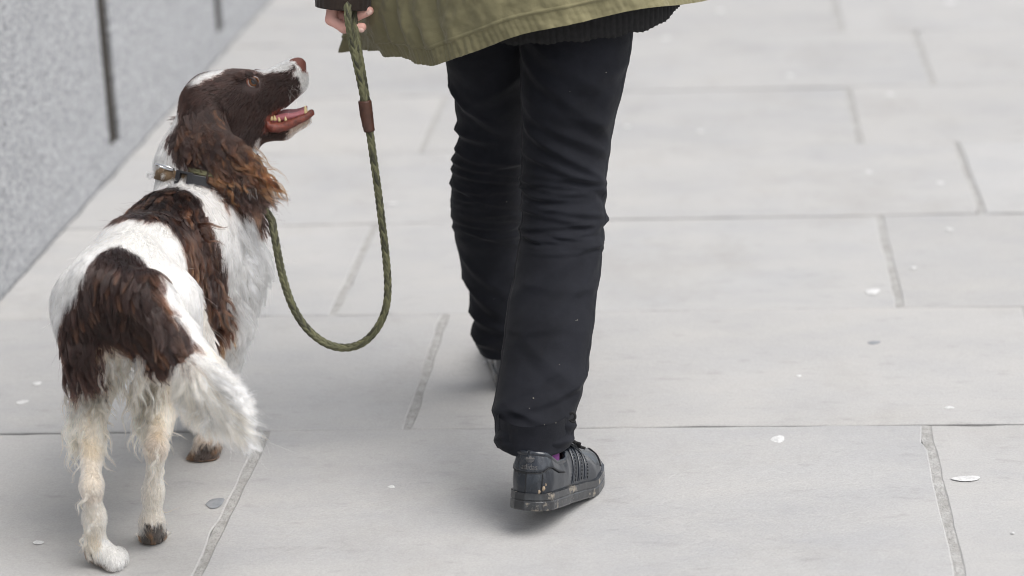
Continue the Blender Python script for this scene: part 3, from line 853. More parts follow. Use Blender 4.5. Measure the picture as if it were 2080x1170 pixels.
def outline(t):
    """plan of the last, t = 0 heel back, .25 lateral (right), .5 toe, .75 medial"""
    a = 2 * math.pi * t
    y = (1 - np.cos(a)) / 2 * LEN
    w = np.interp(y, [0, 0.004, 0.012, 0.03, 0.07, 0.11, 0.16, 0.205, 0.24, 0.265, 0.285, 0.294, LEN], [0.0, 0.0165, 0.0265, 0.0345, 0.0365, 0.0365, 0.0415, 0.0475, 0.0460, 0.0395, 0.0260, 0.0155, 0])
    return np.sign(np.sin(a)) * w + 0.004 * np.sin(y / LEN * math.pi), y
TT = np.linspace(0, 1, 161)[:-1]
def top_h(y):
    return np.interp(y, [0, 0.02, 0.055, 0.085, 0.115, 0.15, 0.19, 0.225, 0.26, 0.285, LEN], [0.092, 0.090, 0.074, 0.072, 0.090, 0.089, 0.077, 0.064, 0.056, 0.049, 0.040])
def upper_pt(t, q, off=0.0):
    t, q = np.broadcast_arrays(np.asarray(t, float), np.asarray(q, float))
    x, y = outline(t)
    x2, y2 = outline(t + 1e-3); x1, y1 = outline(t - 1e-3)
    nx, ny = (y2 - y1), -(x2 - x1); l = np.hypot(nx, ny) + 1e-12; nx, ny = nx / l, ny / l
    x0 = 0.004 * np.sin(y / LEN * math.pi)
    front = np.clip((y - 0.095) / 0.03, 0, 1)
    s = np.sin(np.clip(q, 0, 1) * math.pi / 2); cl = np.clip(q, 0, 1)
    z = 0.0265 + (top_h(y) - 0.0265) * (s * front + cl * (1 - front))
    shr = front * (1 - np.cos(cl * math.pi / 2) ** 0.9) + (1 - front) * (0.20 * cl ** 2 - 0.06 * np.sin(cl * math.pi))
    bulge = 0.0015 * np.sin(cl * math.pi)
    X = x0 + (x - x0) * (1 - shr) + nx * (bulge + off - 0.002)
    Y = y + ny * (bulge + off - 0.002) + (1 - np.clip(y / 0.03, 0, 1)) * (0.010 * cl ** 2)
    return np.stack([X, Y, z + off * front * s], -1)
def make_shoe(name, place, label, mirror):
    root = person
    def build(nm, V, F, mat, parent=None, smooth=True):
        V = np.asarray(V, float).reshape(-1, 3).copy()
        V[:, 0] *= -1 if mirror else 1
        if mirror: F = [tuple(f)[::-1] for f in F]
        o = mesh_obj(nm, place(V), F, mat, None, smooth)
        return o
    qs = np.linspace(0, 1, 40)
    T_, Q_ = np.meshgrid(TT, qs)
    V = upper_pt(T_, Q_).reshape(-1, 3); F = [tuple(f) for f in grid_faces(160, 40, True)]
    # close the opening low inside
    lo_ring = V[-160:].copy(); c = np.array([0.002, 0.06, 0.05]); lo_ring = c + (lo_ring - c) * 0.9; lo_ring[:, 2] -= 0.012
    V = np.vstack([V, lo_ring, [[0.002, 0.06, 0.05]]]); n0 = 160 * 40
    F += [(n0 - 160 + i, n0 - 160 + (i + 1) % 160, n0 + (i + 1) % 160, n0 + i) for i in range(160)]
    F += [(n0 + i, n0 + (i + 1) % 160, len(V) - 1) for i in range(160)]
    shoe = build(name, V, F, M_LEATHER); adopt(shoe, root); tag(shoe, label)
    kids = []
    # sole: two courses with a groove between
    x, y = outline(TT)
    zs = [(-0.0, 0.0), (0.0, 0.0018), (0.002, 0.0028), (0.014, 0.0024), (0.0152, 0.0012), (0.0160, 0.0012), (0.0172, 0.0024), (0.0255, 0.0020), (0.0275, 0.0020), (0.0275, -0.004)]
    x2, y2 = outline(TT + 1e-3); x1, y1 = outline(TT - 1e-3); nx, ny = (y2 - y1), -(x2 - x1); l = np.hypot(nx, ny) + 1e-12; nx /= l; ny /= l
    spring = 0.010 * np.clip((y - 0.22) / 0.08, 0, 1) ** 2
    R = [np.stack([x + nx * o, y + ny * o, z + spring * (1 - z / 0.04)], 1) for z, o in zs]
    V = np.vstack(R); F = [tuple(f) for f in grid_faces(160, len(zs), True)]; F.append(tuple(range(160))[::-1])
    kids.append(build('sole', V, F, M_RUBBER, smooth=False))
    # three stripes on the outer side, and on the inner
    for side in (0, 1):
        for y0 in (0.108, 0.131, 0.154):
            n_ = 14; tq = np.linspace(0.06, 0.90, n_)
            VV, FF = [], []
            for j, qq in enumerate(tq):
                for e in (0, 1):
                    yy = y0 + 0.012 * e + 0.030 * qq
                    tt = math.acos(1 - 2 * yy / LEN) / (2 * math.pi); tt = tt if side == 0 else 1 - tt
                    for off in (0.0002, 0.0014):
                        VV.append(upper_pt(tt, qq, off))
            VV = np.array(VV)
            for j in range(n_ - 1):
                a = j * 4; b = a + 4
                FF += [(a + 1, a + 3, b + 3, b + 1), (a, a + 1, b + 1, b), (a + 3, a + 2, b + 2, b + 3)]
            if side: FF = [f[::-1] for f in FF]
            kids.append(build('stripe', VV, FF, M_LEATHER))
    # heel tab with a scalloped lower edge
    n_ = 60; tq = np.linspace(-0.165, 0.165, n_); m_ = 12
    lowq = np.interp(np.abs(tq), [0, 0.05, 0.075, 0.10, 0.135, 0.165], [0.50, 0.52, 0.62, 0.70, 0.66, 0.62])
    VV = np.array([[upper_pt(t, lq + (1.02 - lq) * k_ / (m_ - 1), 0.0022 if k_ else 0.0002) for t, lq in zip(tq, lowq)] for k_ in range(m_)])
    kids.append(build('heel_tab', VV, [tuple(f) for f in grid_faces(n_, m_)], M_LEATHER))
    # padded collar round the opening
    tc = np.linspace(-0.20, 0.20, 60)
    cv = upper_pt(tc, 1.0); cv[:, 2] -= 0.002
    v, f = tube(cv, 0.0048, 12); kids.append(build('collar', v, f, M_LEATHER))
    # seam strip down the heel
    for tt in (0.004, 0.058):
        v, f = tube(np.array([upper_pt(tt, qq, 0.0006) for qq in np.linspace(0.02, 0.5, 12)]), 0.0008, 6); kids.append(build('stitching', v, f, M_STITCH))
    v, f = tube(np.array([upper_pt(t, lq, 0.0016) for t, lq in zip(tq, lowq)]), 0.0009, 6); kids.append(build('stitching', v, f, M_STITCH))
    for side in (0, 1):
        for y0 in (0.1095, 0.1185, 0.1325, 0.1415, 0.1555, 0.1645):
            for j in range(13):
                c2 = []
                for qq in (0.08 + j * 0.063, 0.08 + j * 0.063 + 0.036):
                    yy = y0 + 0.030 * qq; tt = math.acos(1 - 2 * yy / LEN) / (2 * math.pi); tt = tt if side == 0 else 1 - tt
                    c2.append(upper_pt(tt, qq, 0.0016))
                if side == 0:
                    v, f = tube(np.array([c2[0], (c2[0] + c2[1]) / 2, c2[1]]), 0.0004, 4)
                    if j == 0 and y0 == 0.1095: sv = []
                    sv.append((v, f))
    v, f = join(sv); kids.append(build('stitching', v, f, M_STITCH))
    # toe cap seam
    v, f = tube(np.array([upper_pt(t, 0.99 - abs(t - 0.5) * 0, 0.0) if False else upper_pt(0.5 + (s_ - 0.5) * 0.30, 0.15 + 0.84 * math.sin(s_ * math.pi), 0.0006) for s_ in np.linspace(0.02, 0.98, 30)]), 0.0011, 6)
    kids.append(build('stitching', v, f, M_STITCH))
    # tongue and laces
    ty = np.linspace(0.105, 0.215, 16)
    VV = np.array([[(xx * (0.020 + 0.004 * (1 - i / 15)) + 0.003, yy, top_h(yy) + 0.005 - 0.004 * xx * xx + (0.014 if i == 0 else 0.006 if i == 1 else 0)) for xx in np.linspace(-1, 1, 7)] for i, yy in enumerate(ty)])
    kids.append(build('tongue', VV, [tuple(f) for f in grid_faces(7, 16)], M_LEATHER))
    for i in range(6):
        yy = 0.122 + i * 0.016
        c2 = np.array([(xx + 0.003, yy + 0.006 * (1 if i % 2 else -1) * xx / 0.024, top_h(yy) + 0.0085 - 5 * xx * xx) for xx in np.linspace(-0.026, 0.026, 9)])
        v, f = tube(c2, 0.0026, 7); kids.append(build('lace', v, f, M_KNIT))
    # word and leaf mark pressed into the heel tab
    cu = bpy.data.curves.new('t', 'FONT'); cu.body = 'adidas'; cu.align_x = 'CENTER'; cu.size = 1.0
    to = bpy.data.objects.new('t', cu); COL.objects.link(to)
    dg = bpy.context.evaluated_depsgraph_get(); me = to.evaluated_get(dg).to_mesh()
    tv = np.array([v.co[:] for v in me.vertices]); tf = [tuple(p.vertices) for p in me.polygons]
    to.to_mesh_clear() if False else None
    bpy.data.objects.remove(to)
    tw = tv[:, 0].max() - tv[:, 0].min()
    tx = (tv[:, 0] - (tv[:, 0].max() + tv[:, 0].min()) / 2) / tw * 0.0265
    tz = tv[:, 1] / tw * 0.0265 * 1.15
    tab = [(t, outline(t)) for t in np.linspace(-0.2, 0.2, 400)]
    arc = np.array([[a[0], a[1][0], a[1][1]] for a in tab]); d_ = np.r_[0, np.cumsum(np.hypot(np.diff(arc[:, 1]), np.diff(arc[:, 2])))]
    d_ -= np.interp(0.0, arc[:, 0], d_)
    def on_tab(sx, z):                # sx metres round the heel to the right, z height above the ground
        t = np.interp(sx, d_, arc[:, 0]); qq = (z - 0.0265) / (top_h(outline(t)[1]) - 0.0265)
        return upper_pt(t, qq, 0.0030)
    kids.append(build('lettering', on_tab((tx + 0.004) * (-1 if mirror else 1), tz + 0.0655), tf if not mirror else [f[::-1] for f in tf], M_PRINT))
    polys, k_ = [], 0
    LV, LF = [], []
    for (cx, rot) in ((0.0, 0.0), (-1, 0.75), (1, -0.75)):
        n_ = 14
        pts = []
        for i in range(n_):
            a = 2 * math.pi * i / n_
            px_, pz_ = 0.0030 * math.sin(a), 0.0052 * (1 - math.cos(a)) / 1.0
            pts.append((px_ * math.cos(rot) + pz_ * math.sin(-rot) + 0.0004 * cx, -px_ * math.sin(-rot) * 1 + pz_ * math.cos(rot)))
        pts = [p for p in pts]
        LV += [on_tab(p[0] + 0.004, 0.0765 + p[1]) for p in pts]; LF.append(tuple(range(k_, k_ + n_))[::-1]); k_ += n_
    LVs = np.array(LV)
    # three thin bars cut across the leaves
    kids.append(build('leaf_mark', LVs, [f[::-1] for f in LF], M_PRINT))
    for bz in (0.0772, 0.0790, 0.0808):
        v = np.array([on_tab(0.004 + sx, bz + dz) for dz in (0, 0.0007) for sx in np.linspace(-0.0085, 0.0085, 8)]); v[:, 1] -= 0.0004
        kids.append(build('leaf_mark', v, [tuple(f) for f in grid_faces(8, 2)], M_LEATHER))
    # clods of dry mud
    for (tt, qq, s_) in ((0.062, 0.14, 0.0042), (0.072, 0.24, 0.0022), (0.050, 0.06, 0.0034)):
        c = upper_pt(tt, qq, 0.0003)
        bm = bmesh.new(); bmesh.ops.create_icosphere(bm, subdivisions=2, radius=1)
        v = np.array([w.co[:] for w in bm.verts]); f = [tuple(x.index for x in fc.verts) for fc in bm.faces]; bm.free()
        v = v * (1 + 0.35 * vnoise(v + tt * 50, 2.2, 4)[:, None]) * np.array([0.8, 0.10, 1.0]) * s_
        if mirror: continue
        kids.append(build('mud_clod', v + c, f, M_MUD))
    for o in kids:
        o.parent = shoe
        o.matrix_parent_inverse = shoe.matrix_world.inverted() if False else Matrix.Identity(4)
    # parts stay in world metres: undo the parent's own offset chain
    for o in kids:
        o.matrix_parent_inverse = Matrix.Identity(4)
    return shoe
def placer(heel, yaw, alpha):
    ca, sa = math.cos(yaw), math.sin(yaw)
    yb = 0.205
    def f(V):
        V = np.asarray(V, float).copy()
        w = 1 - np.clip((V[:, 1] - (yb - 0.05)) / 0.09, 0, 1); w = w * w * (3 - 2 * w)
        y, z = V[:, 1] - yb, V[:, 2]
        yr, zr = y * math.cos(alpha) + z * math.sin(alpha), -y * math.sin(alpha) + z * math.cos(alpha)
        y2, z2 = y * (1 - w) + yr * w, z * (1 - w) + zr * w
        y2 = y2 + yb
        return np.stack([heel[0] + V[:, 0] * ca + y2 * sa, heel[1] - V[:, 0] * sa + y2 * ca, heel[2] + z2], 1)
    return f
HEELR = np.array([*G(1062, 1042, 0.047)[:2], 0.0015])
right_shoe = make_shoe('trainer', placer(HEELR, math.radians(17), math.radians(13.5)), 'scuffed black leather trainer with a muddy sole and purple sock', False)
HEELL = np.array([*G(1050, 800)[:2], 0.0015])
left_shoe = make_shoe('trainer', placer(HEELL, math.radians(-7), 0.0), 'black leather trainer on the leading foot', True)
for an, hp, yw, al in ((ANR, HEELR, 17, 13.5), (ANL, HEELL, -7, 0)):
    pl = placer(hp, math.radians(yw), math.radians(al))
    c = pl(np.array([[0.002, 0.062, 0.045], [0.002, 0.060, 0.065], [0.002, 0.058, 0.085], [0.002, 0.056, 0.105]]))
    v, f = tube(spline(c, 20), 0.030, 36)
    o = mesh_obj('sock', v, f, M_SOCK); adopt(o, person); tag(o, 'purple sock')


# ================================================================== dog
dog = empty('spaniel', (-0.93, 3.7, 0))
tag(dog, 'brown and white long-haired spaniel walking, looking up with its mouth open', 'dog')
DF = Field((-1.13, 3.33, -0.012), (-0.60, 4.22, 0.74), 0.0048)
def A(x, y, z): return np.array([x, y, z])
# trunk
DF.cone(A(-0.947, 3.535, 0.425), 0.062, A(-0.945, 3.70, 0.425), 0.066, 0.03)
DF.ell(A(-0.946, 3.575, 0.400), (0.086, 0.085, 0.078), k=0.04)
DF.cone(A(-0.943, 3.70, 0.405), 0.074, A(-0.925, 3.84, 0.395), 0.088, 0.04)
DF.cone(A(-0.925, 3.82, 0.350), 0.080, A(-0.885, 3.97, 0.335), 0.082, 0.04)
DF.cone(A(-0.915, 3.86, 0.410), 0.080, A(-0.895, 3.97, 0.400), 0.083, 0.04)
DF.cone(A(-0.94, 3.66, 0.365), 0.055, A(-0.925, 3.80, 0.335), 0.068, 0.04)
# neck
DF.cone(P(410, 430, 3.955), 0.074, P(402, 335, 3.985), 0.064, 0.04)
DF.cone(P(402, 335, 3.985), 0.062, P(428, 225, 4.0), 0.048, 0.03)
# head, turned to its right and raised
HY = 4.0
DF.ell(P(430, 209, HY), (0.047, 0.049, 0.051), k=0.02)
DF.ell(P(478, 190, HY), (0.041, 0.043, 0.039), k=0.02)
DF.ell(P(472, 226, HY - 0.008), (0.040, 0.038, 0.040), k=0.02)
DF.ell(P(514, 188, HY), (0.034, 0.036, 0.0335), k=0.018)
DF.cone(P(536, 188, HY), 0.0295, P(597, 146, HY), 0.0215, 0.014)
DF.cone(P(553, 205, HY - 0.008), 0.0205, P(603, 168, HY - 0.008), 0.0165, 0.010)
DF.cone(P(553, 205, HY + 0.008), 0.0205, P(603, 168, HY + 0.008), 0.0165, 0.010)
DF.ell(P(606, 131, HY), (0.0135, 0.0135, 0.0125), k=0.006)
DF.cone(P(505, 250, HY), 0.034, P(470, 290, 3.995), 0.046, 0.025)
DF.cone(P(510, 258, HY), 0.026, P(575, 262, HY), 0.0165, 0.012)
DF.cone(P(575, 260, HY), 0.0160, P(620, 243, HY), 0.0098, 0.008)
DF.ell(P(532, 232, HY - 0.004), (0.020, 0.026, 0.022), k=0.012)
# nostril
DF.ell(P(614, 131, HY - 0.013), (0.0035, 0.004, 0.0025), k=0.002, sub=True)
# brow
DF.ell(P(500, 152, HY - 0.024), (0.014, 0.010, 0.007), k=0.010)
# ears: flat leather under the long hair
for (y0, y1, y2, du) in ((3.948, 3.922, 3.908, 0), (4.052, 4.066, 4.060, 12)):
    e0, e1, e2 = P(405 + du, 230, y0), P(425 + du, 292, y1), P(492 + du, 350, y2)
    for a, b, ra, rb in ((e0, e1, 0.034, 0.046), (e1, e2, 0.046, 0.036)):
        ax_ = (b - a) / np.linalg.norm(b - a); cr_ = np.cross(ax_, A(0, 1, 0)); cr_ /= np.linalg.norm(cr_)
        DF.ell((a + b) / 2, (np.linalg.norm(b - a) / 2 + 0.022, (ra + rb) / 2, 0.0085), [ax_, cr_, np.cross(ax_, cr_)], k=0.012)
# hind legs: hip, stifle, hock, paw
lh = [(A(-1.000, 3.59, 0.385), 0.062), (A(-1.010, 3.645, 0.285), 0.042), (A(-1.006, 3.53, 0.200), 0.017), (P(186, 988, 3.415), 0.0118), (P(192, 1050, 3.430), 0.0112), (P(196, 1100, 3.440), 0.0138)]
DF.chain(lh, 0.022)
DF.cone(P(198, 1116, 3.445), 0.0165, G(228, 1134, 0.016), 0.0165, 0.012)
rh = [(A(-0.893, 3.60, 0.380), 0.064), (A(-0.880, 3.67, 0.285), 0.042), (P(320, 850, 3.59), 0.019), (P(317, 910, 3.505), 0.0118), (P(311, 1000, 3.515), 0.0112), (P(309, 1055, 3.515), 0.0140)]
DF.chain(rh, 0.022)
DF.cone(P(309, 1062, 3.515), 0.0175, P(310, 1100, 3.540), 0.0195, 0.012)
for dx in (-0.016, 0.0, 0.016):
    DF.ell(G(236, 1136, 0.013) + A(0.004 - abs(dx) * 0.3, dx * 1.0, 0), (0.014, 0.0088, 0.0125), k=0.004)
    DF.ell(P(310, 1104, 3.548) + A(dx * 0.95, 0.006, 0), (0.0095, 0.011, 0.013), k=0.006)
# thigh masses and buttocks seen from behind
DF.ell(A(-1.000, 3.550, 0.360), (0.046, 0.058, 0.078), k=0.03)
DF.ell(A(-0.893, 3.560, 0.358), (0.048, 0.058, 0.078), k=0.03)
# fore legs
rf_ = [(A(-0.842, 3.955, 0.330), 0.058), (P(462, 655, 3.925), 0.036), (P(452, 800, 3.965), 0.022), (P(440, 862, 3.955), 0.020), (P(424, 898, 3.900), 0.0185)]
DF.chain(rf_, 0.022)
DF.cone(P(422, 905, 3.895), 0.020, P(412, 925, 3.888), 0.018, 0.012)
for dx in (-0.016, 0.0, 0.016):
    DF.ell(P(413, 930, 3.888) + A(dx, 0.0, 0), (0.0095, 0.011, 0.011), k=0.006)
lf_ = [(A(-0.945, 3.965, 0.330), 0.052), (A(-0.955, 3.95, 0.245), 0.036), (A(-0.945, 4.02, 0.10), 0.021), (A(-0.94, 4.025, 0.03), 0.019)]
DF.chain(lf_, 0.022)
DF.cone(A(-0.94, 4.03, 0.022), 0.019, A(-0.935, 4.07, 0.016), 0.017, 0.015)
# tail: carried down and swept to the right
TAIL = [(A(-0.945, 3.500, 0.455), 0.026), (P(298, 590, 3.455), 0.028), (P(352, 668, 3.425), 0.025), (P(400, 752, 3.405), 0.031), (P(440, 806, 3.405), 0.031), (P(470, 845, 3.412), 0.020)]
DF.chain(TAIL, 0.018)
DF.F = DF.F.astype(np.float32)
DV, DQ = DF.mesh()

# ---- coat map: points of the coat with colour, lie and length of the hair
W_, CRM, BRN, RED, DRT, PNK = (0.80, 0.785, 0.75), (0.68, 0.57, 0.43), (0.015, 0.0068, 0.0052), (0.034, 0.0125, 0.0062), (0.10, 0.075, 0.055), (0.63, 0.52, 0.42)
BRH = (0.023, 0.0105, 0.0078)
BLK = (0.010, 0.0060, 0.0052)
SEED = []
def sd_(pts, col, d, ln, wave=0.0, lift=0.35, dens=1.0, hard=False):
    for p in pts:
        q = np.array(p, float) if len(p) == 3 else DF.hit(*p)
        SEED.append((q, col, np.array(d, float), ln, wave, lift, dens))
# back and flanks
sd_([(150, 520), (170, 485), (205, 465), (245, 458), (290, 455), (320, 462)], W_, (-0.15, -1, -0.25), 0.022, 0.1)
sd_([(172, 528), (142, 575), (118, 615), (104, 655), (125, 570), (108, 690), (160, 545)], W_, (-0.12, -0.3, -1), 0.022, 0.1)
sd_([(318, 545), (344, 598), (374, 642), (404, 688), (345, 500), (335, 560), (362, 560), (380, 620), (392, 660)], W_, (0.15, -0.4, -1), 0.026, 0.1)
sd_([(215, 485), (250, 482), (288, 490), (192, 505), (300, 515)], W_, (0.0, -1, -0.4), 0.018, 0.1)
# rump patch
sd_([(222, 532), (242, 526), (262, 532)], BRN, (0, -0.7, -1), 0.020, 0.1)
sd_([(210, 565), (240, 560), (278, 562), (190, 602), (230, 600), (270, 600), (298, 612), (165, 640)], BRN, (0.05, -0.4, -1), 0.034, 0.2)
sd_([(150, 650), (132, 700), (155, 700), (180, 680), (200, 650), (240, 650), (140, 740), (165, 740)], BRN, (-0.05, -0.2, -1), 0.034, 0.3)
sd_([(285, 650), (312, 645), (330, 668), (345, 692), (300, 690), (270, 690), (240, 690), (366, 706)], BRN, (0.55, -0.2, -1), 0.040, 0.3)
sd_([(150, 770), (170, 765), (185, 750)], BRN, (0.18, -0.1, -1), 0.050, 0.5)
sd_([(150, 810), (175, 810), (195, 800)], CRM, (0.1, -0.3, -1), 0.036, 0.6)
sd_([(225, 740), (250, 750), (215, 720), (240, 770)], CRM, (0.05, -0.15, -1), 0.030, 0.3)
# tail plume
sd_([(300, 600), (325, 635), (350, 668), (372, 700), (340, 690), (318, 660)], BRN, (0.62, -0.1, -0.85), 0.050, 0.3, 0.3)
sd_([(400, 722), (425, 745), (448, 775), (470, 808), (488, 838)], W_, (0.66, 0.0, -0.75), 0.058, 0.35, 0.35, 1.6)
sd_([(395, 760), (415, 785), (440, 820), (462, 845), (480, 860)], W_, (0.56, -0.05, -0.90), 0.070, 0.45, 0.30, 1.8)
sd_([(372, 745), (380, 770), (395, 795)], CRM, (0.50, -0.05, -1), 0.075, 0.5, 0.30, 1.8)
sd_([P(410, 790, 3.43), P(450, 850, 3.43)], W_, (0.45, 0.05, -1), 0.060, 0.4, 0.3, 1.2)
sd_([P(500, 872, 3.415)], W_, (0.4, 0.0, -1), 0.045, 0.3)
# saddle
sd_([(330, 388), (300, 402), (345, 405), (370, 395), (310, 420)], BLK, (0.2, -1, -0.2), 0.030, 0.5)
sd_([(265, 425), (250, 435), (290, 438), (330, 440), (360, 460)], BRN, (0.15, -1, -0.3), 0.030, 0.3)
sd_([(385, 430), (400, 455), (415, 480), (425, 510)], BRN, (0.35, -0.7, -0.8), 0.040, 0.6)
sd_([(380, 480), (390, 510), (400, 540), (405, 570)], RED, (0.2, -0.5, -1), 0.040, 0.4)
sd_([(430, 540), (435, 570), (420, 590), (440, 600)], BRN, (0.15, -0.4, -1), 0.045, 0.6)
sd_([(420, 620), (435, 635), (450, 640)], RED, (0.25, -0.2, -1), 0.060, 0.7, 0.3)
# shoulder and chest
sd_([(400, 385), (420, 400), (450, 420), (470, 440), (440, 440), (455, 470), (475, 480)], W_, (0.35, -0.6, -0.8), 0.038, 0.3)
sd_([(500, 460), (505, 500), (480, 530), (505, 540), (475, 570), (495, 580), (470, 620), (490, 640)], W_, (0.30, -0.35, -1), 0.040, 0.3, 0.45)
sd_([(480, 690), (470, 720), (485, 750), (465, 780)], W_, (0.1, -0.2, -1), 0.024, 0.2)
sd_([A(-0.80, 4.03, 0.36), A(-0.86, 4.06, 0.36), A(-0.93, 4.05, 0.36), A(-0.88, 4.05, 0.42)], W_, (0, 0.2, -1), 0.035, 0.3)
sd_([A(-1.02, 3.85, 0.40), A(-1.0, 3.95, 0.40), A(-1.02, 3.75, 0.40)], W_, (-0.1, -0.6, -0.8), 0.030, 0.2)
sd_([A(-0.93, 3.75, 0.30), A(-0.92, 3.85, 0.27), A(-0.90, 3.95, 0.26)], CRM, (0, -0.3, -1), 0.05, 0.4)
# neck
sd_([(345, 260), (340, 290), (350, 310), (362, 240), (330, 330), (320, 350), (345, 345), (380, 335)], W_, (-0.1, -0.5, -0.8), 0.022, 0.3)
sd_([(300, 365), (340, 368), (390, 365)], W_, (-0.1, -0.8, -0.3), 0.030, 0.4)
sd_([(520, 300), (500, 320), (480, 330)], W_, (-0.2, 0, -1), 0.022, 0.2)
sd_([(505, 285), (490, 300)], BRN, (-0.6, 0, -0.8), 0.016, 0.1)
# head
sd_([(385, 215), (400, 200), (380, 240), (410, 225), (430, 200), (425, 180), (440, 230)], BRH, (-0.9, 0, -0.55), 0.010, 0.0, 0.25, 1.6)
sd_([(455, 185), (470, 200), (460, 220), (480, 230), (490, 205), (475, 250), (500, 235), (480, 270), (460, 245)], BRH, (-0.8, 0, -0.65), 0.009, 0.0, 0.22, 1.6)
sd_([(520, 205), (535, 190), (545, 210), (530, 230), (560, 195), (520, 250), (545, 175), (500, 260)], BRH, (-0.75, 0, -0.65), 0.007, 0.0, 0.2, 1.6)
sd_([(575, 190), (590, 175), (600, 165), (585, 205), (570, 175)], BRH, (-0.7, 0, -0.7), 0.006, 0.0, 0.2, 1.6)
sd_([(416, 166), (432, 156), (448, 149), (464, 144)], W_, (-0.95, 0, -0.4), 0.010, 0.0, 0.2, 1.6)
sd_([(410, 180), (428, 170), (446, 162), (462, 156), (476, 152), (396, 192), (384, 203), (374, 220), (390, 195), (372, 232)], BRH, (-0.9, 0, -0.5), 0.010, 0.0, 0.25, 1.6)
sd_([P(450, 147, 4.018), P(420, 160, 4.018), P(395, 190, 4.02), P(470, 142, 4.018)], BRH, (-0.95, 0, -0.4), 0.010, 0, 0.2, 1.6)
sd_([(478, 143), (495, 146), (505, 150), (488, 155)], BRH, (-0.7, 0, 0.3), 0.012, 0.2, 0.5, 1.6)
sd_([(545, 146), (560, 137), (575, 129), (590, 130), (572, 140), (584, 142)], W_, (-0.85, 0, -0.4), 0.005, 0.0, 0.18, 1.6)
sd_([(598, 152), (612, 155), (618, 165), (606, 148)], W_, (-0.4, 0, -0.9), 0.006, 0.0, 0.25, 1.4)
sd_([(545, 160), (560, 158), (575, 158), (590, 158), (532, 158)], BRH, (-0.8, 0, -0.5), 0.006, 0.0, 0.18, 1.6)
sd_([(589, 145)], BRH, (-0.85, 0, -0.4), 0.004, 0.0, 0.18, 1.5)
sd_([(600, 120), (608, 118), (615, 124), (618, 132), (604, 128), (612, 140)], (0.20, 0.075, 0.055), (0, 0, -1), 0.0, 0, 0, 0)
sd_([(560, 275), (540, 285), (580, 268)], BRH, (-0.9, 0, -0.4), 0.008, 0.0, 0.25, 1.4)
sd_([(600, 264), (615, 256), (628, 248), (590, 272), (632, 240)], (0.66, 0.50, 0.40), (-0.9, 0, -0.3), 0.007, 0.0, 0.3, 1.4)
sd_([(550, 248), (565, 250), (580, 248), (600, 242), (615, 236), (560, 240), (590, 240), (630, 232)], (0.20, 0.055, 0.038), (0, 0, -1), 0.0, 0, 0, 0)
sd_([(513, 168), (508, 160), (518, 176), (506, 172), (520, 162)], (0.03, 0.014, 0.011), (0, 0, -1), 0.0, 0, 0, 0)
# ears
EARD = (0.62, -0.10, -1)
sd_([(372, 235), (395, 228), (415, 228), (440, 240)], BRN, (0.05, -0.3, -1), 0.036, 0.8, 0.40, 1.8)
sd_([(362, 262), (385, 265), (410, 265), (440, 270), (460, 280), (362, 295), (385, 300), (410, 305)], BRN, (0.32, -0.2, -1), 0.060, 1.2, 0.38, 1.8)
sd_([(435, 305), (460, 310), (485, 320), (395, 330), (420, 340)], BRN, EARD, 0.075, 1.3, 0.36, 2.0)
sd_([(450, 345), (475, 350), (500, 350), (515, 365), (490, 375), (465, 370), (505, 390)], BRN, EARD, 0.080, 1.3, 0.36, 2.2)
sd_([P(400, 250, 4.07), P(420, 300, 4.085), P(440, 350, 4.08), P(385, 260, 4.06), P(395, 240, 4.055)], BRN, (0.2, 0.2, -1), 0.06, 1.0, 0.35, 1.2)
# hind legs
sd_([(118, 760), (122, 800), (130, 850), (140, 790)], W_, (0.0, -0.3, -1), 0.030, 0.3)
sd_([(170, 850), (190, 860), (205, 840)], CRM, (0.15, -0.6, -1), 0.028, 0.4, 0.4)
sd_([(172, 900), (190, 910)], CRM, (0.15, -0.6, -1), 0.014, 0.2, 0.4)
sd_([(180, 950), (170, 980), (195, 960), (188, 1000)], (0.72, 0.63, 0.52), (0.0, -0.3, -1), 0.008, 0.05)
sd_([(186, 1010)], PNK, (0, -0.2, -1), 0.006, 0.1)
sd_([(185, 1040), (205, 1040), (195, 1070), (215, 1080)], (0.74, 0.67, 0.57), (0.05, -0.4, -1), 0.009, 0.05)
sd_([(180, 1090), (190, 1110)], CRM, (-0.2, -0.6, -0.8), 0.030, 0.6, 0.5)
sd_([G(236, 1130, 0.02), G(245, 1130, 0.015), G(240, 1110, 0.02)], W_, (0.1, -0.2, -0.6), 0.010, 0.2)
sd_([(215, 1110), (228, 1120), (205, 1125), (235, 1130)], W_, (0.25, -0.3, -0.6), 0.014, 0.1)
sd_([(180, 1142), (200, 1148)], DRT, (-0.1, -0.6, -0.5), 0.014, 0.3)
sd_([(300, 800), (330, 790), (320, 840)], CRM, (0.1, -0.5, -1), 0.028, 0.4, 0.4)
sd_([(310, 880), (330, 890)], (0.66, 0.54, 0.41), (0.05, -0.4, -1), 0.013, 0.1)
sd_([(316, 912)], PNK, (0, -0.2, -1), 0.006, 0.1)
sd_([(300, 960), (325, 960), (310, 1000), (325, 1020), (298, 1020), (312, 1045)], (0.74, 0.67, 0.57), (0.03, -0.3, -1), 0.008, 0.05)
sd_([(300, 1080), (318, 1080), (295, 1105), (315, 1110), (330, 1095), (310, 1120), P(310, 1112, 3.53)], (0.040, 0.034, 0.030), (0.0, -0.6, -0.6), 0.012, 0.5, 0.7)
sd_([(285, 1060), (335, 1055), (340, 1085), (282, 1090)], (0.66, 0.58, 0.48), (0.0, -0.3, -1), 0.014, 0.3)
sd_([(420, 690), (430, 720), (400, 720), (390, 760)], (0.70, 0.62, 0.52), (0.1, -0.3, -1), 0.040, 0.6)
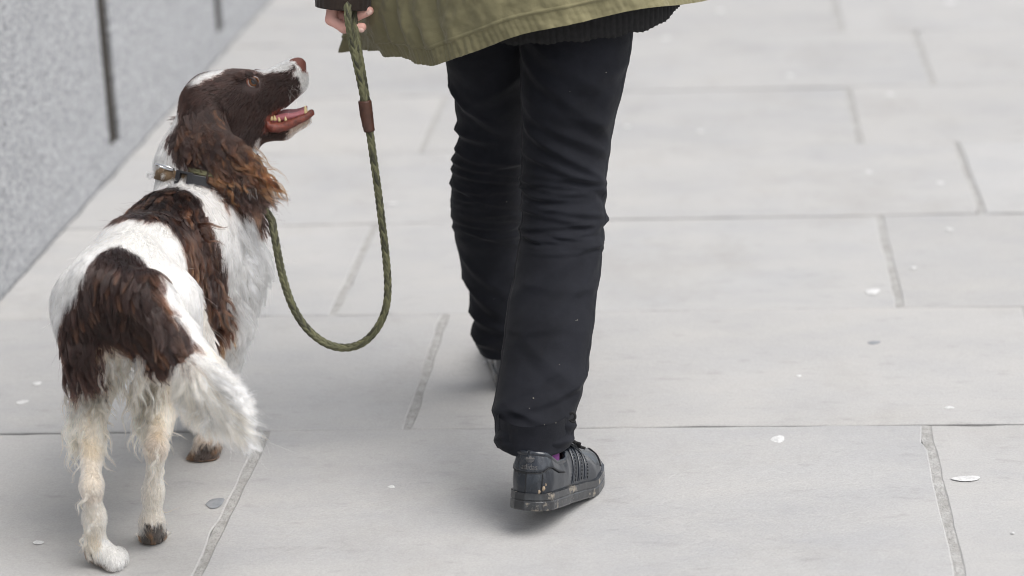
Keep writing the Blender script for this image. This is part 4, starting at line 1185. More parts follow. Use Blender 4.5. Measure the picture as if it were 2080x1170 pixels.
# fore feet
sd_([(450, 800), (445, 850), (460, 830)], (0.72, 0.65, 0.57), (0, -0.3, -1), 0.020, 0.3)
sd_([(425, 890), (440, 880), (400, 900)], (0.40, 0.30, 0.22), (-0.2, -0.5, -0.8), 0.020, 0.4)
sd_([(412, 915), (430, 915), (440, 925), (400, 925)], (0.050, 0.036, 0.030), (-0.2, -0.6, -0.6), 0.012, 0.4, 0.6)
sd_([A(-0.95, 3.98, 0.15), A(-0.94, 4.0, 0.06)], W_, (0, -0.3, -1), 0.02, 0.3)
SP = np.array([s[0] for s in SEED]); SCOL = np.array([s[1] for s in SEED]); SDIR = np.array([s[2] / np.linalg.norm(s[2]) for s in SEED])
SPAR = np.array([[s[3], s[4], s[5], s[6]] for s in SEED])
def coat(p):
    """colour (nearest point, ragged border) and smoothly blended lie / length / wave / lift / density"""
    p = np.asarray(p)
    col = np.zeros((len(p), 3)); d_ = np.zeros((len(p), 3)); par = np.zeros((len(p), 4))
    wob = np.stack([fbm(p, 55, 1, 3), fbm(p, 55, 11, 3), fbm(p, 55, 21, 3)], 1) * 0.0045
    for a in range(0, len(p), 20000):
        s = slice(a, a + 20000)
        dd = np.linalg.norm(p[s, None] + wob[s, None] - SP[None], axis=2)
        col[s] = SCOL[np.argmin(dd, 1)]
        w = 1 / (dd + 0.004) ** 4
        w /= w.sum(1, keepdims=True)
        d_[s] = w @ SDIR; par[s] = w @ SPAR
    d_ /= np.linalg.norm(d_, axis=1, keepdims=True) + 1e-9
    return col, d_, par
vcol, _, vpar = coat(DV)
M_HIDE = attr_mat('hide', 0.6, 0.3, 600)
hide = mesh_obj('body', DV, DQ, M_HIDE, None, True, vcol * np.where(vpar[:, :1] > 0.004, 0.75, 1.0))
adopt(hide, dog)

# ---- hair
def fur_mat(name, rough=0.30):
    m = bpy.data.materials.new(name); m.use_nodes = True
    nt = m.node_tree; nt.nodes.clear()
    out = nt.nodes.new('ShaderNodeOutputMaterial')
    h = nt.nodes.new('ShaderNodeBsdfHairPrincipled')
    try: h.model = 'CHIANG'
    except Exception: pass
    h.parametrization = 'COLOR'
    a = nt.nodes.new('ShaderNodeAttribute'); a.attribute_name = 'col'
    nt.links.new(a.outputs['Color'], h.inputs['Color'])
    h.inputs['Roughness'].default_value = rough
    h.inputs['Radial Roughness'].default_value = 0.55
    h.inputs['Random Roughness'].default_value = 0.2
    nt.links.new(h.outputs[0], out.inputs['Surface'])
    return m
M_FUR = fur_mat('dog_hair')
tri = np.vstack([DQ[:, [0, 1, 2]], DQ[:, [0, 2, 3]]])
ta = 0.5 * np.linalg.norm(np.cross(DV[tri[:, 1]] - DV[tri[:, 0]], DV[tri[:, 2]] - DV[tri[:, 0]]), axis=1)
fvis = vpar[tri[:, 0], 3]
prob = ta * np.clip(fvis, 0, 3); prob /= prob.sum()
def grow(N, npts, sel, rad, name, clump_every, clump_k, seed, len_mul=1.0, stray=False):
    r = np.random.default_rng(seed)
    ti = r.choice(len(tri), int(N), p=prob)
    b = r.random((len(ti), 2)); fl = b.sum(1) > 1; b[fl] = 1 - b[fl]
    p0, p1, p2 = DV[tri[ti, 0]], DV[tri[ti, 1]], DV[tri[ti, 2]]
    root = p0 + (p1 - p0) * b[:, :1] + (p2 - p0) * b[:, 1:]
    col, dr, par = coat(root + r.normal(0, 0.0022, root.shape))
    ln = par[:, 0] * r.uniform(0.65, 1.15, len(root)) * len_mul
    keep = sel(par[:, 0]) & (par[:, 0] > 0.003)
    root, col, dr, par, ln = root[keep], col[keep], dr[keep], par[keep], ln[keep]
    n = len(root)
    nrm = DF.grad(root)
    side = np.cross(nrm, dr)
    jit = np.stack([vnoise(root, 40, 3), vnoise(root, 40, 4), vnoise(root, 40, 5)], 1) * 0.28 + r.normal(0, 0.09, (n, 3))
    if stray: jit += r.normal(0, 0.35, (n, 3))
    d = dr - nrm * np.sum(dr * nrm, 1, keepdims=True) * 0.85
    d = d / (np.linalg.norm(d, axis=1, keepdims=True) + 1e-6)
    step = (ln / (npts - 1))[:, None]
    pts = np.zeros((n, npts, 3)); pts[:, 0] = root
    ccen = r.choice(n, max(8, n // clump_every), replace=False)
    kd = kdtree.KDTree(len(ccen))
    for i, c in enumerate(ccen): kd.insert(root[c], i)
    kd.balance()
    cid = np.array([kd.find(q)[1] for q in root])
    ph = r.uniform(0, 6.28, len(ccen))[cid] + r.normal(0, 0.35, n)
    fq = r.uniform(0.75, 1.3, len(ccen))[cid]
    cur = d.copy()
    for i in range(1, npts):
        t = i / (npts - 1)
        v = cur + jit * (0.4 + 0.8 * t) + nrm * (par[:, 2:3] * (1 - t) ** 2 * 1.3)
        v[:, 2] -= np.clip(ln * 7.0, 0, 0.5) * t
        s_along = ln * t
        wv = par[:, 1:2] * np.cos(2 * math.pi * fq * s_along / 0.030 + ph)[:, None]
        v = v + side * wv * 1.05 * min(1.0, 0.25 + t * 1.5)
        v /= np.linalg.norm(v, axis=1, keepdims=True) + 1e-9
        q = pts[:, i - 1] + v * step
        dist = DF.sample(q)
        need = 0.0006 + 0.0022 * min(1, t * 2)
        g_ = DF.grad(q)
        push = np.clip(need - dist, 0, 0.02)
        q = q + g_ * push[:, None]
        q[:, 2] = np.maximum(q[:, 2], 0.004)
        pts[:, i] = q
    k_ = (np.linspace(0, 1, npts) ** 1.3 * clump_k)[None, :, None] * np.clip((ln - 0.009) / 0.012, 0.12, 1)[:, None, None]
    tgt = pts[ccen][cid]
    off = (root - root[ccen][cid])[:, None] * 0.16
    pts = pts * (1 - k_) + (tgt + off) * k_
    # tone: strands and locks vary, long brown hair bleaches towards its tips
    tone = r.normal(1, 0.14, n)[:, None] * r.normal(1, 0.15, len(ccen)).clip(0.6, 1.4)[cid][:, None]
    c = np.clip(col * tone, 0.003, 0.93)
    dark = col.mean(1) < 0.09
    lk = r.random(len(ccen))[cid]
    red_ = col[:, 0] > 0.03
    tipc = np.where((dark & red_ & (lk < 0.28))[:, None], np.array([0.20, 0.078, 0.026]), np.where((dark & (lk < 0.25) & (par[:, 0] > 0.028))[:, None], np.array([0.065, 0.025, 0.012]), c)) * np.where(dark, tone[:, 0], 1)[:, None]
    tipc = np.clip(tipc, 0.003, 0.93)
    tt = (np.linspace(0, 1, npts) ** 1.2)[None, :, None]
    cpt = c[:, None] * (1 - tt) + tipc[:, None] * tt
    return hair_obj(name, pts, cpt, rad)
def hair_obj(name, pts, cpt, rad):
    n, npts = pts.shape[:2]
    cu = bpy.data.hair_curves.new(name)
    cu.add_curves([npts] * n)
    cu.attributes['position'].data.foreach_set('vector', pts.astype(np.float32).ravel())
    ra = cu.attributes.get('radius') or cu.attributes.new('radius', 'FLOAT', 'POINT')
    prof = rad * np.interp(np.linspace(0, 1, npts), [0, 0.6, 1], [1, 0.85, 0.25])
    ra.data.foreach_set('value', np.tile(prof, n).astype(np.float32))
    ca = cu.attributes.new('col', 'FLOAT_COLOR', 'POINT')
    c4 = np.ones((n * npts, 4), np.float32); c4[:, :3] = cpt.reshape(-1, 3)
    ca.data.foreach_set('color', c4.ravel())
    cu.materials.append(M_FUR)
    o = bpy.data.objects.new(name, cu); link(o); adopt(o, dog)
    o['kind'] = 'stuff'
    return o
LOCKS, LOCKC = [], []
lr = np.random.default_rng(99)
NP = 20
def lock(S, E, nst, width, amp, cyc, c0, c1, bulge=0.008, sag=0.0, tip=0.22, hug=True):
    """a wavy lock of nst hairs from S to E: bulges towards its outside, waves, narrows to the tip"""
    S, E = np.asarray(S, float), np.asarray(E, float)
    ax = E - S; L_ = np.linalg.norm(ax); ax = ax / L_
    out = A(0.0, -1.0, 0.25); out = out - ax * (out @ ax); out /= np.linalg.norm(out)
    sd2 = np.cross(ax, out)
    t = np.linspace(0, 1, NP)
    fr_ = lr.uniform(0.70, 1.04, nst)[:, None] * t[None]
    ph, ph2 = lr.uniform(0, 6.28), lr.uniform(0, 6.28)
    env = np.clip(fr_ * 2.2, 0, 1)
    wv = amp * env * np.sin(2 * math.pi * cyc * fr_ + ph + lr.normal(0, 0.22, nst)[:, None])
    wv2 = 0.6 * amp * env * np.sin(2 * math.pi * cyc * fr_ * 0.9 + ph2)
    arc = bulge * 4 * fr_ * (1 - fr_)
    p = S + ax * (L_ * fr_)[..., None] + sd2 * wv[..., None] + out * (wv2 + arc)[..., None]
    p[..., 2] -= sag * 4 * fr_ * (1 - fr_)
    o2 = lr.normal(0, 1, (nst, 2)) * width * 0.5
    nar = 1 - (1 - tip) * np.clip(fr_, 0, 1) ** 1.1
    p = p + (sd2 * o2[:, :1, None] + out * o2[:, 1:, None] * 0.6) * nar[..., None]
    p += lr.normal(0, 0.0008, (nst, 1, 3)) * fr_[..., None]
    if hug:
        d = DF.sample(p); p = p + DF.grad(p) * np.clip(0.0025 - d, 0, 0.02)[..., None]
    p[..., 2] = np.maximum(p[..., 2], 0.003)
    tn = lr.normal(1, 0.12, nst)[:, None, None] * np.clip(lr.normal(1, 0.28), 0.5, 1.6)
    cc = (np.array(c0) * (1 - fr_[..., None] ** 1.1) + np.array(c1) * np.clip(fr_[..., None], 0, 1) ** 1.1) * tn
    LOCKS.append(p); LOCKC.append(np.clip(cc, 0.003, 0.92))
def PS(u, v, lift=0.003):
    return DF.hit(u, v) + A(0, -lift, lift * 0.3)
OR_ = (0.26, 0.100, 0.034); RD2 = (0.062, 0.023, 0.0105)
# ear: rows of wavy locks falling down and forward
for i in range(250):
    k = lr.random()
    # position across the ear leather: along its axis and its breadth
    s, w = lr.random() ** 0.8, lr.uniform(-1, 1)
    u0 = np.interp(s, [0, 0.5, 1], [402, 420, 478]) + w * np.interp(s, [0, 0.5, 1], [32, 48, 36])
    v0 = np.interp(s, [0, 0.5, 1], [228, 285, 340]) - w * np.interp(s, [0, 0.5, 1], [4, 10, 22])
    ln = lr.uniform(0.8, 1.15)
    du = (np.interp(s, [0, 0.5, 1], [34, 66, 62]) + 16 * w) * ln
    dv = (np.interp(s, [0, 0.5, 1], [88, 100, 84]) - 6 * w) * ln
    st = PS(u0, v0)
    en = P(u0 + du, min(v0 + dv, 436 - lr.random() * 12), st[1] - lr.uniform(0.0, 0.012) + 0.006 * s)
    lt = lr.random() < np.interp(s, [0.1, 0.5, 1], [0.06, 0.36, 0.5])
    lock(st, en, 34, 0.0042, lr.uniform(0.0026, 0.0058), lr.uniform(1.4, 2.6), (RD2 if lt else BRN) if s < 0.85 else RD2, OR_ if lt else (RD2 if lr.random() < 0.5 else BRN), 0.010)
for i in range(26):                                    # flyaway tips along the front edge of the ear
    u0, v0 = lr.uniform(480, 520), lr.uniform(290, 370)
    st = PS(u0, v0); lock(st, P(u0 + lr.uniform(30, 75), v0 + lr.uniform(10, 75), st[1] - 0.006), 7, 0.004, 0.003, 1.6, RD2, OR_, 0.006, 0, 0.6)
for (u0, v0, u1, v1) in ((380, 236, 344, 238), (380, 241, 338, 243), (380, 246, 344, 252)):
    lock(P(u0, v0, 4.03), P(u1, v1, 4.02), 20, 0.003, 0.001, 1.0, BRN, BRN, 0.002, 0, 0.4, False)
# saddle: long dark locks lying down the right side
for i in range(70):
    s = lr.random()
    u0 = np.interp(s, [0, 0.5, 1], [395, 425, 440]) + lr.uniform(-22, 24); v0 = np.interp(s, [0, 0.5, 1], [430, 540, 625]) + lr.uniform(-18, 18)
    st = PS(u0, v0); ln = lr.uniform(0.7, 1.1) * np.interp(s, [0, 1], [0.8, 1.0])
    en = PS(u0 + 24 * ln + lr.uniform(-8, 14), v0 + 66 * ln, 0.010)
    lock(st, en, 45, 0.0060, lr.uniform(0.001, 0.003), lr.uniform(0.9, 1.7), BRN if lr.random() < 0.6 else RD2, RD2 if lr.random() < 0.5 else BRN, 0.008)
for (u0, v0, u1, v1) in ((440, 600, 483, 655), (445, 610, 478, 676), (430, 610, 462, 668), (450, 590, 487, 640), (400, 455, 470, 460), (410, 480, 460, 500), (435, 560, 476, 610)):
    st = PS(u0, v0); lock(st, P(u1, v1, st[1] - 0.012), 22, 0.004, 0.003, 1.2, BRN, RD2, 0.012, 0, 0.3)
# tail plume: fans out from the tail bone to a broad rounded end
FAN = np.array([(486, 756), (520, 806), (538, 858), (540, 900), (526, 926), (492, 926), (452, 916), (412, 898), (376, 868), (344, 822)], float)
for i in range(330):
    w = lr.random() ** 0.85; s = lr.random()
    e_ = np.array([np.interp(w, np.linspace(0, 1, 10), FAN[:, 0]), np.interp(w, np.linspace(0, 1, 10), FAN[:, 1])])
    b_ = np.array([np.interp(s, [0, 1], [378, 462]) + 16 * (0.5 - w) * 2, np.interp(s, [0, 1], [728, 840]) - 14 * (0.5 - w) * 2])
    e_ = b_ + (e_ - b_) * lr.uniform(0.72, 1.03) * (1 if np.hypot(*(e_ - b_)) < 120 else 0.8)
    st = PS(*b_)
    cw = (0.78, 0.74, 0.66) if w < 0.3 else ((0.74, 0.65, 0.52) if lr.random() < 0.55 else CRM)
    lock(st, P(e_[0], e_[1], st[1] - lr.uniform(-0.010, 0.010)), 52, 0.0085, lr.uniform(0.0012, 0.0034), lr.uniform(0.8, 1.7), cw, W_ if lr.random() < 0.4 else cw, 0.008, 0, 0.45)
for i in range(34):                                    # brown root of the tail running into the plume
    u0, v0 = lr.uniform(300, 372), 0
    v0 = np.interp(u0, [300, 372], [640, 712]) + lr.uniform(-30, 22)
    st = PS(u0, v0); lock(st, P(u0 + lr.uniform(14, 40), v0 + lr.uniform(45, 80), st[1] - 0.006), 45, 0.006, 0.0018, 1.1, BRN, BRN if lr.random() < 0.7 else RD2, 0.008)
# breeches: brown feathers over cream ones
for i in range(46):
    u0, v0 = lr.uniform(130, 205), lr.uniform(690, 770)
    st = PS(u0, v0); lock(st, P(u0 + lr.uniform(-4, 20), v0 + lr.uniform(50, 80), st[1] - 0.004), 40, 0.006, 0.002, 1.1, BRN, BRN, 0.008)
for i in range(110):
    a_, b_ = ((140, 215), (800, 900)) if i % 2 else ((270, 345), (770, 870))
    u0, v0 = lr.uniform(*a_), lr.uniform(*b_)
    st = PS(u0, v0); lock(st, P(u0 + lr.uniform(-16, 20), v0 + lr.uniform(34, 74), st[1] - lr.uniform(0, 0.02)), 24, 0.005, lr.uniform(0.002, 0.005), lr.uniform(0.8, 1.5), CRM, (0.60, 0.47, 0.31), 0.010, 0, 0.3)
for i in range(26):
    u0, v0 = lr.uniform(200, 290), lr.uniform(700, 790)
    st = PS(u0, v0); lock(st, P(u0 + lr.uniform(-10, 26), v0 + lr.uniform(40, 80), st[1] - 0.004), 26, 0.006, 0.003, 1.1, W_ if lr.random() < 0.5 else CRM, CRM, 0.006)
for i in range(96):                                    # long ragged breeches behind both thighs
    a_, b_ = ((135, 212), (770, 880)) if i % 2 else ((262, 345), (745, 850))
    u0, v0 = lr.uniform(*a_), lr.uniform(*b_)
    st = PS(u0, v0); c_ = (0.62, 0.49, 0.32) if lr.random() < 0.5 else (0.74, 0.64, 0.50)
    lock(st, P(u0 + lr.uniform(-26, 28), v0 + lr.uniform(50, 100), st[1] - lr.uniform(0.01, 0.03)), 16, 0.0040, lr.uniform(0.002, 0.006), lr.uniform(0.9, 1.7), CRM, c_, 0.012, 0, 0.3)
for i in range(16):                                    # curls on the backs of the legs and over the paws
    u0, v0 = ((lr.uniform(168, 205), lr.uniform(940, 1100)), (lr.uniform(290, 335), lr.uniform(900, 1040)))[i % 2]
    st = PS(u0, v0); lock(st, P(u0 + lr.uniform(-18, 22), v0 + lr.uniform(24, 50), st[1] - lr.uniform(0.004, 0.02)), 14, 0.0035, 0.003, 1.2, CRM, (0.52, 0.40, 0.26), 0.008, 0, 0.3)
for (u0, v0, u1, v1) in ((205, 900, 232, 960), (330, 870, 372, 880), (160, 880, 128, 905), (170, 930, 140, 980), (300, 850, 262, 880), (320, 1010, 360, 1035), (175, 1085, 150, 1105), (178, 1095, 160, 1120), (345, 850, 385, 890)):
    lock(PS(u0, v0), P(u1, v1, PS(u0, v0)[1] - 0.015), 8, 0.002, 0.003, 1.3, CRM, (0.45, 0.33, 0.20), 0.016, 0.01, 0.4)
# chest and throat wisps
for i in range(60):
    v0 = lr.uniform(430, 640); u0 = np.interp(v0, [430, 520, 640], [505, 520, 490]) + lr.uniform(-40, 0)
    st = PS(u0, v0); lock(st, P(u0 + lr.uniform(8, 34), v0 + lr.uniform(34, 62), st[1] - lr.uniform(-0.004, 0.008)), 22, 0.006, 0.0018, 1.0, W_, W_, 0.008, 0, 0.5)
for i in range(22):                                    # ruff over the collar
    u0 = lr.uniform(300, 470); v0 = np.interp(u0, [300, 470], [352, 402]) + lr.uniform(-4, 10)
    st = PS(u0, v0, 0.004); lock(st, P(u0 + lr.uniform(-12, 10), v0 + lr.uniform(14, 34) - 20, st[1] - 0.010), 20, 0.005, 0.0014, 0.9, W_, W_, 0.006, 0, 0.5)
SC.cycles_curves.shape = 'RIBBONS'
o = grow(260000, 6, lambda l: l < 0.031, 0.00022, 'short_hair', 28, 0.62, 1)
o = grow(220000, 12, lambda l: l >= 0.031, 0.00022, 'long_hair', 34, 0.82, 2)
o = grow(4500, 12, lambda l: l >= 0.018, 0.00013, 'stray_hair', 3, 0.3, 3, 1.5, True)

hair_obj('feathering', np.vstack(LOCKS), np.vstack(LOCKC), 0.00024)

# ---- eye, tongue, teeth, gums
def eye_mat(gaze):
    m, nt, N, L, B = new_mat('amber_eye')
    tc = N.new('ShaderNodeTexCoord')
    nr_ = N.new('ShaderNodeVectorMath'); nr_.operation = 'NORMALIZE'; L.new(tc.outputs['Object'], nr_.inputs[0])
    dt = N.new('ShaderNodeVectorMath'); dt.operation = 'DOT_PRODUCT'; dt.inputs[1].default_value = gaze; L.new(nr_.outputs[0], dt.inputs[0])
    rp = N.new('ShaderNodeValToRGB'); e = rp.color_ramp
    e.elements[0].position = 0.0; e.elements[0].color = (0.50, 0.44, 0.41, 1)
    e.elements[1].position = 1.0; e.elements[1].color = (0.004, 0.003, 0.003, 1)
    for pz, c in ((0.52, (0.48, 0.42, 0.39)), (0.65, (0.03, 0.012, 0.008)), (0.70, (0.15, 0.052, 0.012)), (0.84, (0.10, 0.034, 0.008)), (0.89, (0.004, 0.003, 0.003))):
        q = e.elements.new(pz); q.color = (*c, 1)
    L.new(dt.outputs['Value'], rp.inputs['Fac'])
    L.new(rp.outputs['Color'], B.inputs['Base Color'])
    B.inputs['Roughness'].default_value = 0.10
    B.inputs['Coat Weight'].default_value = 0.2
    return m
def ball(name, c, r, mat, parent, axes=(1, 1, 1), seg=24):
    bm = bmesh.new(); bmesh.ops.create_uvsphere(bm, u_segments=seg, v_segments=seg // 2, radius=1.0)
    for w in bm.verts: w.co = Vector((w.co.x * r * axes[0], w.co.y * r * axes[1], w.co.z * r * axes[2]))
    me = bpy.data.meshes.new(name); bm.to_mesh(me); bm.free()
    for p in me.polygons: p.use_smooth = True
    me.materials.append(mat)
    o = bpy.data.objects.new(name, me); o.location = Vector(c); link(o)
    return adopt(o, parent)
M_LID = plain('eyelid', (0.030, 0.014, 0.011), 0.4)
M_LID2 = plain('lower_lid', (0.22, 0.085, 0.055), 0.4)
vdir = ray(513, 168); vdir /= np.linalg.norm(vdir)
for sgn in (-1, 1):
    es = DF.hit(513, 168) if sgn < 0 else DF.hit(513, 168) * A(1, 0, 1) + A(0, 2 * HY - DF.hit(513, 168)[1], 0)
    g_ = np.array([0.40, 0.84 * sgn, 0.36]); g_ /= np.linalg.norm(g_)
    ec = es + A(0.000, -sgn * 0.0040, 0)
    ball('eye', ec, 0.0112, eye_mat(tuple(g_)), dog)
    # lids: two arcs hugging the ball
    for (a0, a1, rr, mt) in ((15, 195, 0.0030, M_LID), (195, 375, 0.0024, M_LID2)):
        an = np.radians(np.linspace(a0, a1, 18))
        ex, ez = np.array([0.70, 0, 0.71]), np.array([-0.71, 0, 0.70])
        pts = [ec + 0.0098 * (np.cos(t) * ez + 0.68 * np.sin(t) * ex) * 0.98 + A(0, sgn * (0.0072 - 0.0016 * abs(math.cos(t))), 0) for t in an]
        v, f = tube(np.array(pts), rr, 8); adopt(mesh_obj('eyelid', v, f, mt), dog)
M_TONGUE = plain('tongue', (0.56, 0.22, 0.24), 0.2, (0.44, 0.15, 0.16), 90, 0.4, 500, 0.0008)
M_GUM_R = plain('gums', (0.27, 0.070, 0.045), 0.3, (0.13, 0.036, 0.026), 160, 0.6, 420, 0.0012)
M_TOOTH = plain('tooth', (0.78, 0.64, 0.36), 0.3, (0.72, 0.55, 0.27), 200)
cl = spline([P(548, 238, HY), P(575, 229, HY), P(600, 227, HY), P(622, 220, HY)], 24)
TV = []
for i, c in enumerate(cl):
    t = i / 23
    for j in range(13):
        s_ = j / 12 * 2 - 1
        TV.append(c + A(0, s_ * (0.0165 - 0.005 * t * t), -0.004 * (1 - s_ * s_) + 0.002))
for i, c in enumerate(cl):
    for j in range(13):
        s_ = j / 12 * 2 - 1
        t = i / 23
        TV.append(c + A(0, s_ * (0.0165 - 0.005 * t * t), -0.010))
tf_ = [tuple(f) for f in grid_faces(13, 24)] + [tuple(int(x) + 312 for x in f)[::-1] for f in grid_faces(13, 24)]
tf_ += [(i * 13, (i + 1) * 13, 312 + (i + 1) * 13, 312 + i * 13) for i in range(23)] + [(i * 13 + 12, 312 + i * 13 + 12, 312 + (i + 1) * 13 + 12, (i + 1) * 13 + 12) for i in range(23)]
adopt(mesh_obj('tongue', TV, tf_, M_TONGUE), dog)
for sgn in (-1, 1):
    gp = [P(541, 246, HY + sgn * 0.0215), P(548, 256, HY + sgn * 0.0215), P(565, 259, HY + sgn * 0.0200), P(585, 254, HY + sgn * 0.0178), P(603, 245, HY + sgn * 0.0150), P(620, 238, HY + sgn * 0.0115), P(634, 228, HY + sgn * 0.006)]
    c = spline(gp, 40); v, f = tube(c, np.interp(np.linspace(0, 1, 40), [0, 0.2, 0.6, 1], [0.006, 0.0088, 0.0080, 0.0058]), 12)
    v = v + 0.0012 * fbm(v, 150, 8)[:, None]
    adopt(mesh_obj('gum', v, f, M_GUM_R), dog)
    for (u, v_, hgt, wd) in ((545, 247, 0.008, 0.0034), (552, 240, 0.011, 0.0042), (559, 241, 0.010, 0.0036), (568, 243, 0.008, 0.0032), (581, 242, 0.008, 0.0034), (622, 229, 0.016, 0.0046), (629, 226, 0.006, 0.0024)):
        yy = HY + sgn * np.interp(u, [541, 585, 620, 634], [0.0175, 0.0150, 0.0105, 0.005])
        b0 = P(u, v_ + 4, yy); tip = b0 + A(-0.001, 0, hgt)
        v, f = tube(np.array([b0, b0 * 0.6 + tip * 0.4, b0 * 0.25 + tip * 0.75, tip]), np.array([wd, wd * 0.92, wd * 0.6, wd * 0.2]) * 0.82, 9)
        adopt(mesh_obj('tooth', v, f, M_TOOTH), dog)
# whiskers
for i in range(10):
    b0 = DF.hit(585 + (i % 4) * 7, 172 + (i // 4) * 9)
    r_ = random.Random(i); e = b0 + A(r_.uniform(0.0, 0.03), -0.03 - r_.uniform(0, 0.02), r_.uniform(-0.03, 0.005))
    v, f = tube(spline([b0, (b0 + e) / 2 + A(0.004, 0, 0.004), e], 8), np.linspace(0.00012, 0.00004, 8), 4); adopt(mesh_obj('whisker', v, f, plain('whisker', (0.7, 0.68, 0.64), 0.4) if i == 0 else bpy.data.materials['whisker']), dog)

# ---- collar
M_WEB = plain('tan_webbing', (0.20, 0.135, 0.075), 0.85, (0.14, 0.09, 0.05), 80, 0.6, 500, 0.001)
M_PLASTIC = plain('black_plastic', (0.018, 0.018, 0.020), 0.35)
M_STEEL = plain('steel', (0.75, 0.77, 0.80), 0.22, metal=1.0)
cax = A(0.22, 0.26, 1.0); cax /= np.linalg.norm(cax)
cc_ = A(0, 0, 0)
cu_ = np.cross(cax, A(0, 1, 0)); cu_ /= np.linalg.norm(cu_); cv_ = np.cross(cu_, cax)
def ring_pt(a, r, h):                       # a = 0 faces back (the near side), positive to the right
    d = -cv_ * math.cos(a) * (1 if cv_[1] > 0 else -1) + cu_ * math.sin(a) * (1 if cu_[0] > 0 else -1)
    return cc_ + d * r + cax * h
RC = 0.0780
cc_ = DF.hit(392, 366) + A(0, -0.006, 0) - ring_pt(0.0, RC, 0.0)
V = []
for h, rr in ((-0.011, RC), (0.011, RC - 0.002), (0.011, RC - 0.005), (-0.011, RC - 0.003)):
    V += [ring_pt(2 * math.pi * i / 72, rr, h) for i in range(72)]
F = []
for a in range(4):
    b = (a + 1) % 4
    F += [(a * 72 + i, a * 72 + (i + 1) % 72, b * 72 + (i + 1) % 72, b * 72 + i) for i in range(72)]
collar = mesh_obj('collar', V, F, M_WEB); adopt(collar, dog); tag(collar, 'tan webbing collar with a black plastic buckle')
def curved_box(a0, a1, h0, h1, r0, r1, name, mat, holes=None):
    n = 14; V = []
    for i in range(n):
        a = a0 + (a1 - a0) * i / (n - 1)
        V += [ring_pt(a, r0, h0), ring_pt(a, r1, h0), ring_pt(a, r1, h1), ring_pt(a, r0, h1)]
    F = []
    for i in range(n - 1):
        for k in range(4): F.append((i * 4 + k, i * 4 + (k + 1) % 4, i * 4 + 4 + (k + 1) % 4, i * 4 + 4 + k))
    F += [(3, 2, 1, 0), tuple(4 * (n - 1) + k for k in range(4))]
    o = mesh_obj(name, V, F, mat, None, False)
    b = o.modifiers.new('soft', 'BEVEL'); b.width = 0.0015; b.segments = 2
    o.parent = collar; o.matrix_parent_inverse = Matrix.Identity(4)
    return o
curved_box(-0.36, -0.27, -0.014, 0.014, RC - 0.002, RC + 0.007, 'buckle', M_PLASTIC)
curved_box(-0.11, 0.0, -0.014, 0.014, RC - 0.002, RC + 0.007, 'buckle', M_PLASTIC)
curved_box(-0.30, -0.08, 0.0095, 0.014, RC - 0.002, RC + 0.007, 'buckle', M_PLASTIC)
curved_box(-0.30, -0.08, -0.014, -0.0095, RC - 0.002, RC + 0.007, 'buckle', M_PLASTIC)
curved_box(-0.02, 0.42, -0.012, 0.012, RC - 0.002, RC + 0.006, 'buckle', M_PLASTIC)
a_r = -0.62
rp = [ring_pt(a_r + 0.22 * math.cos(t), RC + 0.010 + 0.012 * math.sin(t), 0.014 + 0.003 * math.sin(t)) for t in np.linspace(0, 2 * math.pi, 30)]
v, f = tube(np.array(rp), 0.0017, 8); o = mesh_obj('ring', v, f, M_STEEL); o.parent = collar; o.matrix_parent_inverse = Matrix.Identity(4)
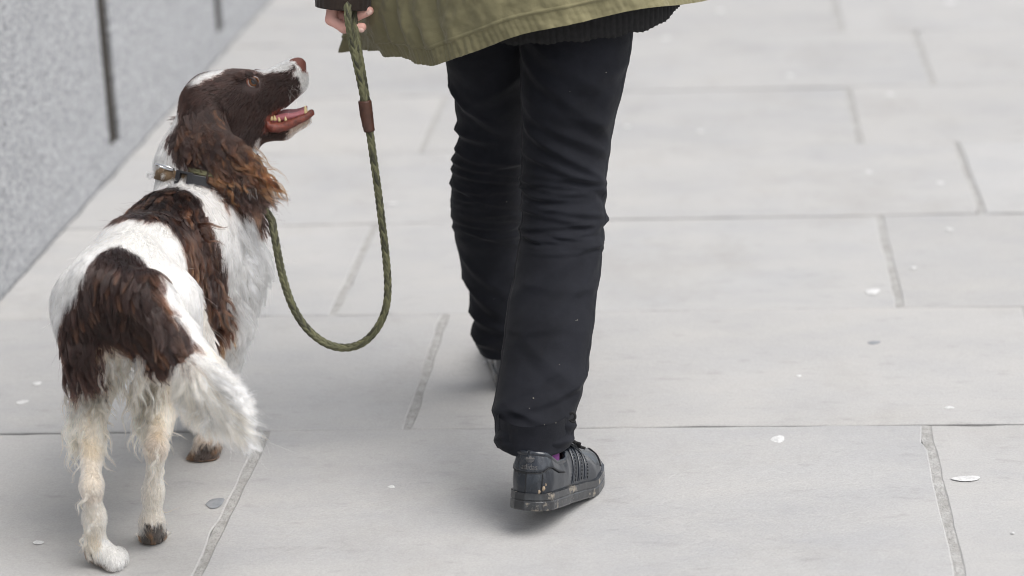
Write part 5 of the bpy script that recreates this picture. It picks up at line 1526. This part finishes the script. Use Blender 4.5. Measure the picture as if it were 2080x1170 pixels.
# ================================================================== lead
def rope_mat():
    m, nt, N, L, B = new_mat('braided_olive_cord')
    a = N.new('ShaderNodeAttribute'); a.attribute_name = 'col'
    L.new(a.outputs['Color'], B.inputs['Base Color'])
    B.inputs['Roughness'].default_value = 0.62
    B.inputs['Sheen Weight'].default_value = 0.1
    L.new(bump(nt, noise_fac(nt, 1400, 0.2, 0.8, 2), 0.4, 0.0006), B.inputs['Normal'])
    return m
M_ROPE = rope_mat()
M_TAN = plain('brown_leather', (0.085, 0.034, 0.020), 0.42, (0.055, 0.022, 0.013), 60, 0.3, 500, 0.0006)
def braid(path, r, name, parent, pitch=0.0118, cols=6):
    L_ = np.linalg.norm(np.diff(path, axis=0), axis=1).sum()
    n = int(L_ / 0.0013); c = spline(path, n)
    c = c + 0.0010 * np.stack([vnoise(c, 14, 2), 0 * c[:, 0], vnoise(c, 14, 6)], 1)
    t, a, b = frames(c)
    nth = cols * 8
    th = (np.arange(nth) + 0.5) / nth * cols
    s = np.linspace(0, L_, n)
    TH, S_ = np.meshgrid(th, s)
    ci = np.floor(TH); cc = TH - ci - 0.5
    sg = np.where(ci % 2 == 0, 1.0, -1.0)
    ph = S_ / pitch + sg * cc * 1.0
    cell = np.floor(ph); fr_ = ph - cell - 0.5
    h = np.sqrt(np.clip(1 - (cc * 1.75) ** 2, 0, 1)) * np.sqrt(np.clip(1 - (fr_ * 1.85) ** 2, 0, 1))
    rad = r * (0.66 + 0.44 * h)
    ang = TH / cols * 2 * math.pi
    V = c[:, None] + rad[..., None] * (np.cos(ang)[..., None] * a[:, None] + np.sin(ang)[..., None] * b[:, None])
    rnd = hash01(np.stack([ci, cell, 0 * ci], -1), 5)
    colr = np.array([0.105, 0.104, 0.050]) * (0.70 + 0.60 * rnd[..., None])
    colr = colr * np.where(hash01(np.stack([ci, cell, 1 + 0 * ci], -1), 9) < 0.25, 0.40, 1.0)[..., None]
    gap = (h < 0.05)[..., None]
    colr = np.where(gap, np.array([0.016, 0.016, 0.008]), colr)  # shade between the stitches put into the cord colour
    return mesh_obj(name, V.reshape(-1, 3), grid_faces(nth, n, True), M_ROPE, parent, True, colr.reshape(-1, 3))
lead = empty('dog_lead', tuple(P(690, 707, 3.915)))
tag(lead, 'braided olive rope lead with a brown leather sleeve hanging in a loop', 'dog lead')
LY = 3.912
mainp = [P(706, -30, 3.945), P(706, 5, 3.925), P(708, 40, LY), P(716, 85, LY), P(728, 140, LY), P(740, 200, LY), P(750, 262, LY), P(757, 310, LY), P(767, 380, LY), P(776, 450, LY), P(784, 520, LY), P(788, 580, LY), P(784, 625, LY), P(768, 664, LY), P(738, 695, LY),
         P(700, 706, LY), P(660, 696, LY), P(622, 665, LY), P(594, 622, LY), P(576, 570, LY), P(565, 520, LY), P(556, 470, LY), P(546, 436, LY + 0.012)] + [ring_pt(a, RC + dr_, 0.017) for a, dr_ in ((1.05, 0.003), (0.8, 0.003), (0.55, 0.003), (0.32, 0.002), (0.1, -0.004), (-0.2, -0.012), (-0.9, -0.014), (-1.6, -0.010), (-2.4, -0.005), (-3.2, 0), (-4.0, 0), (-4.6, 0.002))]
o = braid(np.array(mainp), 0.0066, 'rope', None); adopt(o, lead)
second = [P(716, -30, 3.965), P(718, 5, 3.955), P(720, 45, 3.940), P(727, 90, 3.924), P(736, 145, LY + 0.006), P(745, 203, LY + 0.003), P(748, 225, LY + 0.003)]
o = braid(np.array(second), 0.0064, 'rope', None); adopt(o, lead)
c = spline([P(741, 204, LY + 0.001), P(745, 235, LY + 0.001), P(750, 267, LY)], 26)
v, f = tube(c, np.interp(np.linspace(0, 1, 26), [0, 0.03, 0.5, 0.97, 1], [0.0106, 0.0113, 0.0108, 0.0100, 0.0092]), 40)
v = v + 0.0006 * fbm(v, 120, 3)[:, None]
o = mesh_obj('leather_sleeve', v, f, M_TAN); adopt(o, lead)
